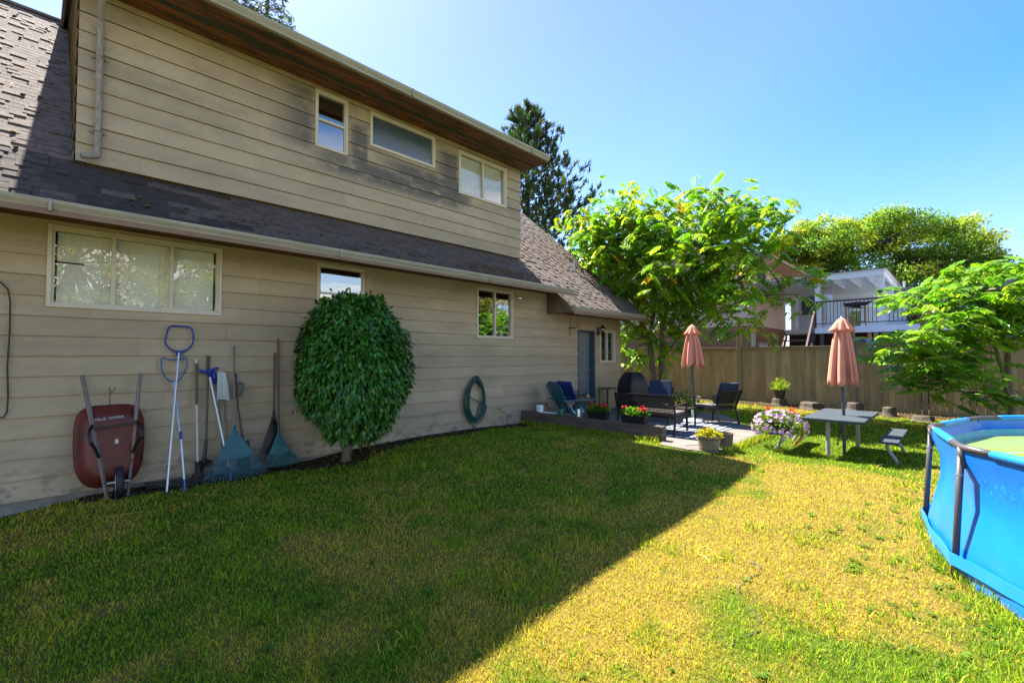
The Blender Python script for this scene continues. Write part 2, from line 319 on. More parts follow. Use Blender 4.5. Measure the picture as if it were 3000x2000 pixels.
# ---------------------------------------------------------------- ground, lawn
WY = 7.3                       # plane of the house wall
def gh(x, y):
    """height of the ground"""
    x = np.asarray(x, float); y = np.asarray(y, float)
    gf = np.interp(x, [-20, 0, 1.6, 3.1, 5, 7.3, 9.5, 13, 16.7], [-.3, -.10, -.057, .0, .03, .11, .05, .08, .12])
    gw = np.interp(x, [-20, -.6, .0, .45, 2.9, 3.7, 4.9, 6.2, 7.6, 8.2, 16, 17], [-.1, -.02, .04, .10, .09, .17, .21, .21, .19, .12, .16, .2])
    t = sstep(1.6, 6.2, y); h = gf + (gw - gf) * t
    h = h + .018 * (fbm(x + 40, y + 40, .8, 3) - .5) * (y < 7) - .012 * np.clip(1 - y, 0, 8)
    h = h + .05 * np.exp(-((x - 6.4) ** 2 / 1.6 + (y - 5.3) ** 2 / .8))
    dx = np.maximum(np.maximum(7.45 - x, x - 12.6), 0); dy = np.maximum(2.85 - y - .57 * np.clip(9.8 - x, -2.8, 0) * 0, 0)
    dy = np.maximum(2.85 + .57 * np.clip(x - 9.8, 0, 2.8) - y, 0); w_ = np.exp(-(dx ** 2 + dy ** 2) / .30) * (y < 7.35); h = h * (1 - w_) + .178 * w_
    far = sstep(17.5, 30, np.hypot(x, y)); return h * (1 - far) + far * .0
def straw(x, y):
    """1 = dry straw coloured, 0 = green"""
    s = fbm(x + 9, y + 3, 1.0, 5) * .5 + fbm(x + 60, y + 21, 3.7, 4) * .5
    b = .02 + .17 * np.exp(-((x - 5.6) ** 2 / 6 + (y - 1.0) ** 2 / 1.0)) + .10 * np.exp(-((x - 2.7) ** 2 / 1.6 + (y - 1.7) ** 2 / .5))
    b = b - .34 * sstep(7.6, 9.0, x) * sstep(.2, .9, y + .25 * (x - 9)) * (1 - sstep(12.6, 14.2, x)) - .10 * np.exp(-((x - 6.2) ** 2 / 2 + (y - 5.6) ** 2 / 1.5))
    b = b - .10 * np.exp(-((x + .2) ** 2 / .8 + (y - 2.6) ** 2 / 1.0)) - .20 * np.exp(-((x - 3.6) ** 2 / 1.6 + (y + .2) ** 2 / .8)) - .12 * np.exp(-((x - 5.2) ** 2 / .5 + (y - .5) ** 2 / .1)) - .16 * np.exp(-((x - 7.9) ** 2 / .3 + (y - 3.6) ** 2 / .6))
    b = b + .12 * np.exp(-((x - 7.0) ** 2 / 1.0 + (y - 2.6) ** 2 / .12)) + .06 * sstep(14, 15.5, x)
    b = b - .05 * sstep(3.4, 5.0, y) * (x < 6) - .02 * sstep(1.7, 2.6, y) * (1 - sstep(7.2, 7.8, x)) + .05 * (1 - sstep(1.7, 2.4, y)) * (1 - sstep(8, 9, x))
    return sstep(.38, .66, s + b)
def soilmask(x, y):
    """bare soil along the wall and along the fence"""
    n = fbm(x, y, 2.3, 4) - .5
    a = sstep(6.86, 7.02, y + n * .5 + .10 * (x > .4) + .25 * np.exp(-(x - 3.3) ** 2 / .6) - .35 * (x < .3)) * (x < 7.8)
    c = sstep(15.6, 15.9, x + n * 1.0)
    d = 1 - sstep(.18, .5, np.hypot(x - 3.3, y - 6.75) + n * .5)
    return np.clip(np.maximum(np.maximum(a, c), d), 0, 1)
def nonuni(a, b, st, outer): 
    c = list(np.arange(a, b + 1e-6, st)); lo = [a - q for q in outer][::-1]; hi = [b + q for q in outer]; return np.array(lo + c + hi)
gx = nonuni(-2, 18, .08, [2, 6, 15, 40, 120, 400, 1500]); gy = nonuni(-5, 9, .08, [2, 6, 15, 40, 120, 400, 1500])
GX, GY = np.meshgrid(gx, gy); GZ = gh(GX, GY); S = straw(GX, GY); SO = soilmask(GX, GY)
k = len(gx); idx = np.arange(GX.size).reshape(GX.shape)
F4 = np.stack([idx[:-1, :-1], idx[:-1, 1:], idx[1:, 1:], idx[1:, :-1]], -1).reshape(-1, 4)
cg = np.array([.055, .085, .012]); cs = np.array([.17, .115, .03]); cd = np.array([.055, .038, .024])
gc = (cg * (1 - S[..., None]) + cs * S[..., None]); gc = gc * (1 - SO[..., None]) + cd * SO[..., None]
gc = gc * (.75 + .5 * fbm(GX, GY, 12, 2))[..., None]
Mground = mat('lawn_soil', (.1, .1, .05), .98, spec=.03, bump=.8, bscale=60)
_n = Mground.node_tree; _a = _n.nodes.new('ShaderNodeAttribute'); _a.attribute_name = 'Col'; _n.links.new(_a.outputs['Color'], _n.nodes['Principled BSDF'].inputs['Base Color'])
ground = npmesh('ground', np.stack([GX, GY, GZ], -1).reshape(-1, 3), faces4=F4, mat=Mground, col=gc.reshape(-1, 3), smooth=True)
tag(ground, kind='structure', label='mown back lawn of green and straw coloured grass')

def blades(name, x, y, h, w, col, lean=.5, label=None, z=None, curl=.5):
    n = len(x); a = RS.rand(n) * 2 * np.pi; px, py = np.cos(a) * w / 2, np.sin(a) * w / 2
    la = RS.rand(n) * 2 * np.pi; ll = h * lean * (.2 + RS.rand(n)); lx, ly = np.cos(la) * ll, np.sin(la) * ll
    z = gh(x, y) - .004 if z is None else z
    V = np.zeros((n, 5, 3), np.float32)
    V[:, 0] = np.stack([x - px, y - py, z], -1); V[:, 1] = np.stack([x + px, y + py, z], -1)
    mx, my, mz = x + lx * .35, y + ly * .35, z + h * .6
    V[:, 2] = np.stack([mx - px * .8, my - py * .8, mz], -1); V[:, 3] = np.stack([mx + px * .8, my + py * .8, mz], -1)
    V[:, 4] = np.stack([x + lx, y + ly, z + h * (1 - curl * .5 * RS.rand(n) * lean)], -1)
    b = np.arange(n)[:, None] * 5
    o = npmesh(name, V.reshape(-1, 3), faces4=b + np.array([[0, 1, 3, 2]]), faces3=b + np.array([[2, 3, 4]]), mat=Mgrass, col=np.repeat(col, 5, axis=0))
    return o
POOLC = (6.01, -2.54)
def keep(x, y):
    m = ~((x > 7.72) & (x < 12.6) & (y > 2.72 + .0 * x) & (y < 8)) | ((x > 9.85) & (y < 2.9 + (x - 9.9) * .57) & (x < 12.6))
    m &= ~((x > 7.3) & (x < 7.95) & (y > 2.75 + .9 * (7.8 - x)) & (y < 3.85) & False)
    m &= np.hypot(x - POOLC[0], y - POOLC[1]) > 2.66
    m &= (y < 7.22) | (x > 12.2); m &= (x < 16.9)
    m &= ~((x > 7.74) & (x < 7.92) & (y > 3.85))
    return m
def grasscol(x, y, dry=None):
    n = len(x); s = straw(x, y); r = RS.rand(n); isdry = RS.rand(n) < (.24 + .56 * s if dry is None else dry)
    g1 = np.array([.085, .25, .018]); g2 = np.array([.34, .45, .026]); d1 = np.array([.76, .56, .095]); d2 = np.array([.58, .40, .060])
    f = (.35 * r + .65 * fbm(x + 5, y + 8, 2.2, 3))[:, None]
    g = g1 * (1 - f) + g2 * f; d = d1 * (1 - r[:, None]) + d2 * r[:, None]
    q = np.clip(s * .66 + RS.randn(n) * .30 if dry is None else isdry * 1.0, 0, 1)[:, None]; c = g * (1 - q) + d * q; return c * (.62 + .76 * RS.rand(n))[:, None], isdry
NB = 620000
r = 1.55 + (19 - 1.55) * RS.rand(NB) ** 1.75; th = R(44.35) + (RS.rand(NB) - .5) * R(132)
x, y = r * np.cos(th), r * np.sin(th); m = keep(x, y) & (RS.rand(NB) > soilmask(x, y) * .93); x, y, r = x[m], y[m], r[m]
c, dry = grasscol(x, y); n = len(x)
tuft = sstep(.58, .72, fbm(x + 31, y + 77, 1.9, 3)) * (1 - dry)
h = (.018 + .022 * RS.rand(n)) * (1 + .9 * tuft) * np.where(dry, .85, 1.1); w = (.0020 + .0010 * r) * (.7 + .6 * RS.rand(n))
lawn = blades('grass', x, y, h, w, c, lean=.8); tag(lawn, 'short mown grass blades, green mixed with dry straw patches', 'grass', kind='stuff')
# long wisps at the timber edging, the pool foot and the patio edge
def edge_pts(n):
    t = RS.rand(n); ch = RS.rand(n)
    ang = R(48) + RS.rand(n) * R(115); pr = 2.68 + np.abs(RS.randn(n)) * .09
    ex, ey = POOLC[0] + pr * np.cos(ang), POOLC[1] + pr * np.sin(ang)
    tx, ty = 7.72 - np.abs(RS.randn(n)) * .04, 3.85 + t * 3.3
    sx, sy = 7.6 + t * 2.3, 2.70 - .02 * t + RS.randn(n) * .03
    return np.where(ch < .55, ex, np.where(ch < .8, tx, sx)), np.where(ch < .55, ey, np.where(ch < .8, ty, sy))
ex, ey = edge_pts(9000); c, dry = grasscol(ex, ey, dry=.25); eh = .05 + .09 * RS.rand(len(ex)) ** 2
wis = blades('long_grass', ex, ey, eh, .003 + .0008 * np.hypot(ex, ey), c, lean=.7); tag(wis, 'longer uncut grass wisps along the pool foot, timber edging and patio', 'grass', kind='stuff')
# coarser tufts standing up out of the lawn
tc_ = [(3.55, .55), (2.05, 1.15), (.15, 2.5), (-.1, 2.2), (.3, 2.9), (1.9, 2.6), (2.6, 3.4), (4.4, 3.2), (3.2, 4.4), (5.6, 4.6)] + [(rq * math.cos(aq), rq * math.sin(aq)) for rq, aq in [(random.uniform(2, 11), R(random.uniform(-12, 96))) for _ in range(130)]]
tx = np.concatenate([p[0] + RS.randn(46) * .07 * (1 + .4 * (i < 10)) for i, p in enumerate(tc_)]); ty = np.concatenate([p[1] + RS.randn(46) * .07 * (1 + .4 * (i < 10)) for i, p in enumerate(tc_)])
m = keep(tx, ty) & (ty < 6.7); tx, ty = tx[m], ty[m]; c, dry = grasscol(tx, ty, dry=.12)
tf = blades('grass_tufts', tx, ty, .045 + .05 * RS.rand(len(tx)), .0025 + .0012 * np.hypot(tx, ty), c, lean=.9); tag(tf, 'coarser green tufts standing out of the mown lawn', 'grass', kind='stuff')
# broad-leaved weeds
def rosettes(name, cen, nl, ll, lw, cols, zoff=.01, up=.35, matl=None):
    V = []; F_ = []; Cc = []
    for (x0, y0) in cen:
        z0 = float(gh(x0, y0)) + zoff; s = .6 + .8 * random.random(); base = Vector(random.choice(cols)) * (.8 + .4 * random.random())
        for q in range(nl):
            a = random.random() * 6.283; L_ = ll * s * (.6 + .6 * random.random()); u = up * random.random() + .1; W_ = lw * s
            d = Vector((math.cos(a), math.sin(a), 0)); p = Vector((-d.y, d.x, 0)); b = Vector((x0, y0, z0))
            i = len(V); V += [b, b + d * L_ * .5 + p * W_ / 2 + Vector((0, 0, L_ * u)), b + d * L_ + Vector((0, 0, L_ * u * .7)), b + d * L_ * .5 - p * W_ / 2 + Vector((0, 0, L_ * u))]
            F_.append((i, i + 1, i + 2, i + 3)); Cc += [tuple(base)] * 4
    return npmesh(name, np.array([tuple(v) for v in V]), faces4=np.array(F_), mat=matl or Mgrass, col=np.array(Cc))
cen = []
for _ in range(60):
    a = R(60 + 90 * random.random()); q = 2.85 + abs(random.gauss(0, .28)); cen.append((POOLC[0] + q * math.cos(a), POOLC[1] + q * math.sin(a)))
for cx, cy, nn, sp in ((5.2, .9, 10, .2), (4.5, .55, 8, .12), (3.7, -.1, 26, .5), (.1, 5.2, 8, .2), (3.3, 2.9, 12, .3), (6.3, 3.0, 14, .2), (1.0, 2.8, 26, .6), (6.7, 6.9, 30, .3), (4.4, 6.95, 18, .3), (2.0, 1.0, 30, .5)):
    cen += [(cx + random.gauss(0, sp), cy + random.gauss(0, sp)) for _ in range(nn)]
cen = [p for p in cen if bool(keep(np.array([p[0]]), np.array([p[1]]))[0])]
ws = rosettes('weeds', cen, 8, .042, .016, [(.07, .17, .02), (.12, .22, .02), (.14, .22, .04)]); tag(ws, 'low broad leaved weeds scattered in the lawn', 'weeds', kind='stuff')
# fallen leaves under the camellia and by the wall
cen = [(random.gauss(3.4, .6), random.uniform(6.3, 7.15)) for _ in range(90)] + [(random.uniform(.3, 7.4), random.uniform(6.85, 7.2)) for _ in range(120)] + [(random.uniform(15.6, 16.8), random.uniform(-1, 7)) for _ in range(120)]
lf = rosettes('leaf_litter', cen, 2, .07, .035, [(.20, .11, .05), (.13, .07, .03), (.26, .18, .07)], up=.1); tag(lf, 'dry brown fallen leaves on the bare soil', 'leaf litter', kind='stuff')
# patio slab (irregular outline), its ground is cut by lying above it
PZ = .20
bm_ = MB(); poly = [(7.92, 7.29), (7.92, 3.86), (7.45, 3.72), (7.36, 3.2), (7.45, 2.82), (7.9, 2.72), (9.8, 2.75), (12.4, 4.4), (12.6, 4.9), (12.6, 7.29)]
bm_.prism([(a, b, PZ - .22) for a, b in poly], (0, 0, .22)); tag(bm_.build('patio', Mpatio), 'weathered concrete patio slab', kind='structure')
# crack across the slab
bm_ = MB(); pts = [(7.62, 3.35), (7.85, 3.22), (8.05, 3.26), (8.3, 3.12), (8.6, 3.02), (8.9, 3.03)]
for a, b in zip(pts[:-1], pts[1:]): bm_.beam((*a, PZ + .0035), (*b, PZ + .0035), .022, .004)
tag(bm_.build('slab_crack', Msoil), 'dark crack line across the patio slab', kind='structure')
# light concrete/soil strip lit behind the fence foot
bm_ = MB()
bm_.box(7.74, 7.90, 3.88, 7.26, -.02, .455); bm_.box(7.745, 7.905, 3.82, 3.88, -.02, .45)
tb = thing('timber_edging', (7.82, 5.5, .1), 'dark timber sleeper edging between lawn and patio', 'edging'); bm_.build('sleeper', Mtimber, tb, bev=.008)
# ---------------------------------------------------------------- the house
house = thing('house', (4, WY, 0), 'two storey beige clapboard house with dark shingle roof and shed dormer', 'house')
rnd = random.Random(3)
def siding_wall(mb, x0, x1, zb, zt, step, holes, y=WY, lap=.022):
    """lapped boards facing -Y, cut round the holes (x0,x1,z0,z1)"""
    z = zb
    while z < zt - .01:
        z1 = min(z + step, zt); xs = [x0]; xx = x0 - rnd.random() * 3
        while xx < x1:
            xx += rnd.choice([2.4, 3.1, 3.66])
            if x0 + .4 < xx < x1 - .4: xs.append(xx)
        xs.append(x1)
        cuts = sorted({z, z1} | {q for h in holes for q in h[2:4] if z < q < z1})
        for a, b in zip(xs[:-1], xs[1:]):
            mb.cur = .93 + .14 * rnd.random(); dz = rnd.uniform(-.0025, .0025)
            for c0, c1 in zip(cuts[:-1], cuts[1:]):
                seg = [(a + .0012, b - .0012)]
                for h in holes:
                    if h[2] < (c0 + c1) / 2 < h[3]:
                        ns = []
                        for s0, s1 in seg:
                            if h[1] <= s0 or h[0] >= s1: ns.append((s0, s1)); continue
                            if h[0] > s0: ns.append((s0, h[0]))
                            if h[1] < s1: ns.append((h[1], s1))
                        seg = ns
                for s0, s1 in seg:
                    nn_ = max(1, int((s1 - s0) / .3)); xq = [s0 + (s1 - s0) * i / nn_ for i in range(nn_ + 1)]
                    wv = lambda xx: .0028 * math.sin(xx * 1.9 + z * 37) + .0016 * math.sin(xx * 5.3 + z * 11)
                    f = lambda q, xx: y - (lap + wv(xx)) * (z1 - q) / (z1 - z) + dz * (q == z)
                    g2_ = lambda q, xx: q + (wv(xx + 3) * .9 if q == z else 0)
                    for x_a, x_b in zip(xq[:-1], xq[1:]):
                        mb.add([(x_a, f(c0, x_a), g2_(c0, x_a)), (x_b, f(c0, x_b), g2_(c0, x_b)), (x_b, f(c1, x_b), c1), (x_a, f(c1, x_a), c1)], [(0, 1, 2, 3)])
                        if c0 == z: mb.add([(x_a, y + .002, c0 + .006), (x_b, y + .002, c0 + .006), (x_b, f(c0, x_b), g2_(c0, x_b)), (x_a, f(c0, x_a), g2_(c0, x_a))], [(0, 1, 2, 3)]); mb.t[-1] = .3  # lip tinted dark to draw the shadow line under each board
        z = z1
    mb.cur = 1.0
WIN = dict(big=(0, 1.70, 2.27, 3.20), mid=(3.01, 3.82, 2.20, 3.20), kit=(6.38, 7.48, 2.10, 3.18), sml=(11.03, 11.81, 1.53, 2.45),
           u1=(2.95, 3.49, 5.07, 6.0), u2=(3.90, 5.28, 5.39, 6.0), u3=(5.88, 7.26, 5.06, 5.96))
DOOR = (9.97, 10.76, .38, 2.42)
lo = MB(); siding_wall(lo, -7, 8.695, .155, 3.255, .2235, [WIN['big'], WIN['mid'], WIN['kit']])
siding_wall(lo, 8.70, 12.13, .155, 2.79, .2235, [WIN['sml'], DOOR]); lo.build('lower_siding', Msiding, house)
up = MB(); siding_wall(up, .20, 7.74, 3.99, 6.085, .2225, [WIN['u1'], WIN['u2'], WIN['u3']]); up.build('upper_siding', Msiding, house)
fd = MB(); fd.box(-7, 9.9, WY + .004, WY + .2, -.5, .16); fd.box(10.8, 12.12, WY + .004, WY + .2, -.5, .16); fd.box(9.9, 10.8, WY - .06, WY + .3, -.2, .375); fd.build('foundation', Mconc, house)
# carcass behind the boards (keeps daylight out)
TAN = .84; RY = 12.4
ca = MB()
ca.box(12.02, 12.10, WY + .02, 17.5, -.3, 2.75); ca.box(-7, 12.0, 17.4, 17.5, -.3, 3.2); ca.box(-7, -6.9, WY + .02, 17.4, -.3, 3.2)
for (a, b, c, d) in ((-6.9, 0, 0, 3.26), (1.7, 3.01, 0, 3.26), (3.82, 6.38, 0, 3.26), (7.48, 9.97, 0, 2.74), (10.76, 11.03, 0, 2.74), (11.81, 12.0, 0, 2.74), (0, 1.7, 0, 2.27), (3.01, 3.82, 0, 2.2), (6.38, 7.48, 0, 2.1), (11.03, 11.81, 0, 1.53), (9.97, 10.76, 2.42, 2.74), (11.03, 11.81, 2.45, 2.74),
                     (.3, 2.95, 4.0, 6.07), (3.49, 3.90, 4.0, 6.07), (5.28, 5.88, 4.0, 6.07), (7.26, 7.66, 4.0, 6.07), (2.95, 3.49, 4.0, 5.07), (3.90, 5.28, 4, 5.39), (5.88, 7.26, 4, 5.06)):
    ca.box(a, b, WY + .006, WY + .10, c, d)
ca.build('wall_core', Msiding, house)
# right gable and dormer cheeks, lapped boards running in depth
def cheek(x, y0, y1, zlo, zhi, step, sgn, name):
    mb = MB(); z = 2.6 if name == 'gable_siding' else 3.99
    while z < 9:
        z1 = z + step
        ya = [y0 + (y1 - y0) * q / 40 for q in range(41)]
        ok = [q for q in ya if zlo(q) < z1 and zhi(q) > z]
        if ok and max(ok) - min(ok) > .02:
            a, b = min(ok), max(ok); mb.cur = .92 + .12 * rnd.random(); xo = x + sgn * .018
            P = [(xo, a, max(z, zlo(a))), (xo, b, max(z, zlo(b))), (x, b, min(z1, zhi(b))), (x, a, min(z1, zhi(a)))]
            mb.add(P, [(0, 1, 2, 3)]); mb.add([(x - sgn * .01, a, z), (x - sgn * .01, b, z), (xo, b, z), (xo, a, z)], [(0, 1, 2, 3)])
        z = z1
    mb.build(name, Msiding, house)
rz = lambda y: 3.30 + TAN * (y - 6.52); dzf = lambda y: 6.13 + .36 * (y - 6.5)
cheek(.20, WY, 12.3, lambda y: rz(y) - .05, lambda y: dzf(y) - .03, .2225, -1, 'left_dormer_cheek')
cheek(7.74, WY, 12.3, lambda y: rz(y) - .5, lambda y: dzf(y) - .03, .2225, 1, 'right_dormer_cheek')
cheek(12.13, WY, 17.4, lambda y: -1, lambda y: 2.70 + TAN * (min(y, 2 * RY - y) - 6.52), .2235, 1, 'gable_siding')
# roofs: decks, then laid shingle tabs
rf = MB()
def slope(x0, x1, ze, y0=6.46, y1=RY, th=.10, t=TAN):
    z0 = ze + t * (y0 - 6.52); z1 = ze + t * (y1 - 6.52)
    rf.add([(x0, y0, z0), (x1, y0, z0), (x1, y1, z1), (x0, y1, z1), (x0, y0, z0 - th), (x1, y0, z0 - th), (x1, y1, z1 - th), (x0, y1, z1 - th)],
           [(0, 1, 2, 3), (7, 6, 5, 4), (0, 4, 5, 1), (1, 5, 6, 2), (2, 6, 7, 3), (3, 7, 4, 0)])
slope(-7.3, 8.72, 3.28); slope(8.70, 12.20, 2.86)
rf.add([(-7.3, RY, 8.19), (12.2, RY, 8.0), (12.2, 18.4, 2.9), (-7.3, 18.4, 3.1)], [(0, 1, 2, 3)])
rf.box(-.0, 7.86, 6.5, 6.52, 6.12, 6.19)
rf.add([(.10, 6.48, 6.19), (7.86, 6.48, 6.19), (7.86, RY + .1, 8.33), (.10, RY + .1, 8.33), (.10, 6.48, 6.12), (7.86, 6.48, 6.12), (7.86, RY + .1, 8.24), (.10, RY + .1, 8.24)],
       [(0, 1, 2, 3), (7, 6, 5, 4), (0, 4, 5, 1), (1, 5, 6, 2), (2, 6, 7, 3), (3, 7, 4, 0)])
rf.build('roof_deck', Mroof2, house)
sh = MB(); cz = 1 / math.sqrt(1 + TAN * TAN); sz = TAN * cz
def shingles(x0, x1, ze, y0, y1):
    L_ = (y1 - y0) / cz; row = 0; s = 0.0; ex = .142
    def P(xx, ss, t): yy = y0 + ss * cz; return (xx, yy - t * sz, ze + TAN * (yy - 6.52) + t * cz)
    def tab(xa, xb, sa, s1, tl, t2=.004):
        sh.add([P(xa, sa, tl), P(xb, sa + rnd.uniform(-.003, .003), tl), P(xb, s1, t2), P(xa, s1, t2), P(xa, sa, .001), P(xb, sa, .001)], [(0, 1, 2, 3), (4, 5, 1, 0), (0, 3, 4), (1, 5, 2)])
    while s < L_:
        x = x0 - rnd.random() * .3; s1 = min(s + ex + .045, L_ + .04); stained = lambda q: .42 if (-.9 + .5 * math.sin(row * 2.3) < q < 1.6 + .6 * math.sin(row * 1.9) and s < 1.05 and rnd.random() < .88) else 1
        while x < x1:
            w_ = .305; xa, xb = max(x, x0), min(x + w_ - .002, x1); x += w_
            if xb - xa < .02: continue
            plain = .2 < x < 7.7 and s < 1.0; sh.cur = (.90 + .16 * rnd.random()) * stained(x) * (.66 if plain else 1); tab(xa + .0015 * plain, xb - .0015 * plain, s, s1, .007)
            if rnd.random() < (.10 if plain else .55 if x < .2 else .80):
                tw = rnd.uniform(.11, .20); ta = xa + rnd.uniform(0, max(.01, .29 - tw)); tb2 = min(ta + tw, x1)
                if tb2 - ta > .03: sh.cur *= rnd.uniform(.80, 1.02); tab(ta, tb2, s - .004, s1 - .01, .018 + .006 * rnd.random(), .010)
        s += ex; row += 1
    sh.cur = 1.0
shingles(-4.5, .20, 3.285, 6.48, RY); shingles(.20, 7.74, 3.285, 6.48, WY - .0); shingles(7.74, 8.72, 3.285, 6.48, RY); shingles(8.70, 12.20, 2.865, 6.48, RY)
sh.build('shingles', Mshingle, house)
# moss clumps on the left slope, fallen needles on the right slope
V = []; F_ = []; Cc = []
def roofpt(x, y, ze=3.30, l=.02): return Vector((x, y, ze + TAN * (y - 6.52) + l))
for q in range(1500):
    kx = random.random()
    if kx < .72: x0 = random.uniform(7.8, 12.1); ze = 2.89 if x0 > 8.7 else 3.31; y0 = random.choice([random.uniform(6.6, 11.5), random.gauss(8.6 + (x0 - 10) * .2, .7)])
    elif kx < .93: x0 = random.gauss(6.6, .8); x0 = min(max(x0, 1.5), 7.6); y0 = random.uniform(6.55, 6.8); ze = 3.31
    else: x0 = random.uniform(-1.6, .1); y0 = random.uniform(6.6, 11.5); ze = 3.31
    y0 = min(max(y0, 6.55), 12.2)
    c = roofpt(x0, y0, ze, .012); a = random.random() * 6.283; l = random.uniform(.02, .05); d = Vector((math.cos(a), math.sin(a) * cz, math.sin(a) * sz)) * l; p = Vector((-math.sin(a), math.cos(a) * cz, math.cos(a) * sz)) * l * .3
    i = len(V); V += [c - d, c + p + Vector((0, 0, .008)), c + d, c - p + Vector((0, 0, .006))]; F_.append((i, i + 1, i + 2, i + 3)); col = random.choice([(.28, .13, .05), (.17, .09, .04), (.33, .2, .07)]); Cc += [col] * 4
tag(npmesh('leaf_debris', np.array([tuple(v) for v in V]), faces4=np.array(F_), mat=Mgrass, col=np.array(Cc)), 'brown dead leaves and twigs lying on the house roof', 'leaf debris', kind='stuff')
ms = MB()
for q in range(70):
    x0 = random.choice([random.uniform(-1.6, .1), random.uniform(.6, 4.5)]); y0 = random.uniform(6.55, 12.2) if x0 < .2 else random.uniform(6.55, 6.85); c = roofpt(x0, y0, 3.30, .01); r_ = random.uniform(.012, .03)
    ms.lathe([(r_, 0), (r_ * .85, r_ * .5), (r_ * .3, r_ * .8)], tuple(c), 6)
tag(ms.build('roof_moss', mat('olive_moss', (.16, .12, .02), .95, col2=(.05, .045, .01), nscale=30), house), kind='stuff')
vt = MB(); vt.lathe([(.04, 0), (.04, .34)], (11.05, 8.2, 4.2), 10); vt.build('roof_vent_pipe', Malu, house, smooth=False)
for a_, b_, c_ in ((-7.3, .12, 8.17), (7.86, 8.72, 8.17), (8.72, 12.2, 7.75)):
    rc = MB(); rc.box(a_, b_, RY - .12, RY + .12, c_, c_ + .05); rc.build('ridge_cap', Mshingle, house)
# soffits, fascias
sf = MB()
def boards(x0, x1, y0, y1, z):
    n = 7; w_ = (y1 - y0) / n
    for q in range(n):
        if q == 3: continue
        sf.box(x0, x1, y0 + q * w_ + .003, y0 + (q + 1) * w_ - .003, z - .012, z)
boards(-7, 8.70, 6.56, WY - .002, 3.262); boards(.0, 7.80, 6.56, WY - .002, 6.09); boards(8.72, 12.14, 6.56, WY - .022, 2.795)
sf.box(-7, 8.72, 6.525, 6.555, 3.15, 3.30); sf.box(.0, 7.82, 6.525, 6.555, 6.05, 6.17); sf.box(8.70, 12.2, 6.525, 6.555, 2.73, 2.88)
bx_ = MB(); bx_.prism([(8.705, 6.556, 2.76), (8.705, WY, 2.76), (8.705, WY, 3.47), (8.705, 6.556, 2.86)], (.02, 0, 0)); bx_.build('eave_end_panel', mat('dark_end_panel', (.13, .10, .07), .8, noise=.4, nscale=5), house)
sf.prism([(7.80, 6.54, 6.06), (7.80, 7.4, 6.09), (7.80, 12.4, 8.24), (7.80, 6.54, 6.15)], (.03, 0, 0))
sf.build('soffit', Msoffit, house)
vs = MB(); vs.box(-7, 8.69, 6.56 + 3 * .1054, 6.56 + 4 * .1054, 3.252, 3.258); vs.box(.01, 7.79, 6.56 + 3 * .1054, 6.56 + 4 * .1054, 6.080, 6.086); vs.build('soffit_vent', Mvent, house)
Mrake = mat('dark_rake_board', (.17, .13, .10), .7, noise=.3, nscale=9)
rk = MB(); rk.beam((.10, 6.5, 6.08), (.10, 12.45, 8.2), .035, .19); rk.build('rake_board', Mrake, house)
rk = MB(); rk.beam((12.17, 6.5, 2.78), (12.17, 12.4, 7.72), .035, .15); rk.build('rake_board', Mrake, house)
# gutters: K profile extruded along X
def gutter(x0, x1, zt, name='gutter'):
    p = [(6.525, -.105), (6.465, -.105), (6.455, -.075), (6.425, -.035), (6.42, -.012), (6.42, 0), (6.435, 0), (6.435, -.01), (6.44, -.03), (6.47, -.072), (6.475, -.095), (6.52, -.095), (6.52, .0), (6.525, 0)]
    mb = MB(); xs = np.linspace(x0, x1, max(2, int((x1 - x0) / .8))); rings = []
    for i, xx in enumerate(xs): d = rnd.uniform(-.003, .003); rings.append([(xx, a + d, zt + b + d) for a, b in p])
    mb.loft(rings, cap=False)
    for xx in (x0, x1): mb.add([(xx, a, zt + b) for a, b in ((6.525, -.105), (6.465, -.105), (6.455, -.075), (6.425, -.035), (6.42, 0), (6.525, 0))], [(0, 1, 2, 3, 4, 5)])
    for xx in np.arange(x0 + 1.2, x1 - .5, 3.0): mb.box(xx, xx + .02, 6.412, 6.53, zt - .115, zt + .004)
    return mb.build(name, Mgutter, house)
gutter(-7.2, 8.70, 3.275); gutter(.0, 7.80, 6.17); gutter(8.68, 12.14, 2.885)
# downspout
dp = MB(); dp.tube([(.38, 6.49, 6.07), (.38, 6.52, 6.0), (.385, 7.18, 5.72), (.385, 7.235, 5.64), (.39, 7.235, 4.12), (.385, 7.22, 4.075), (.36, 7.19, 4.055), (.25, 7.17, 4.02)], .034, 12)
ds = dp.build('downspout', Mpipe, house, smooth=True)
for z in (5.27, 4.37):
    b = MB(); b.tube([(.39 + .04 * math.cos(a), 7.235 - .042 * math.sin(a), z) for a in np.linspace(-.3, math.pi + .3, 10)], .005, 5); b.box(.315, .352, 7.262, 7.275, z - .012, z + .012); b.box(.428, .465, 7.262, 7.275, z - .012, z + .012); b.build('pipe_bracket', Mpipe, ds)
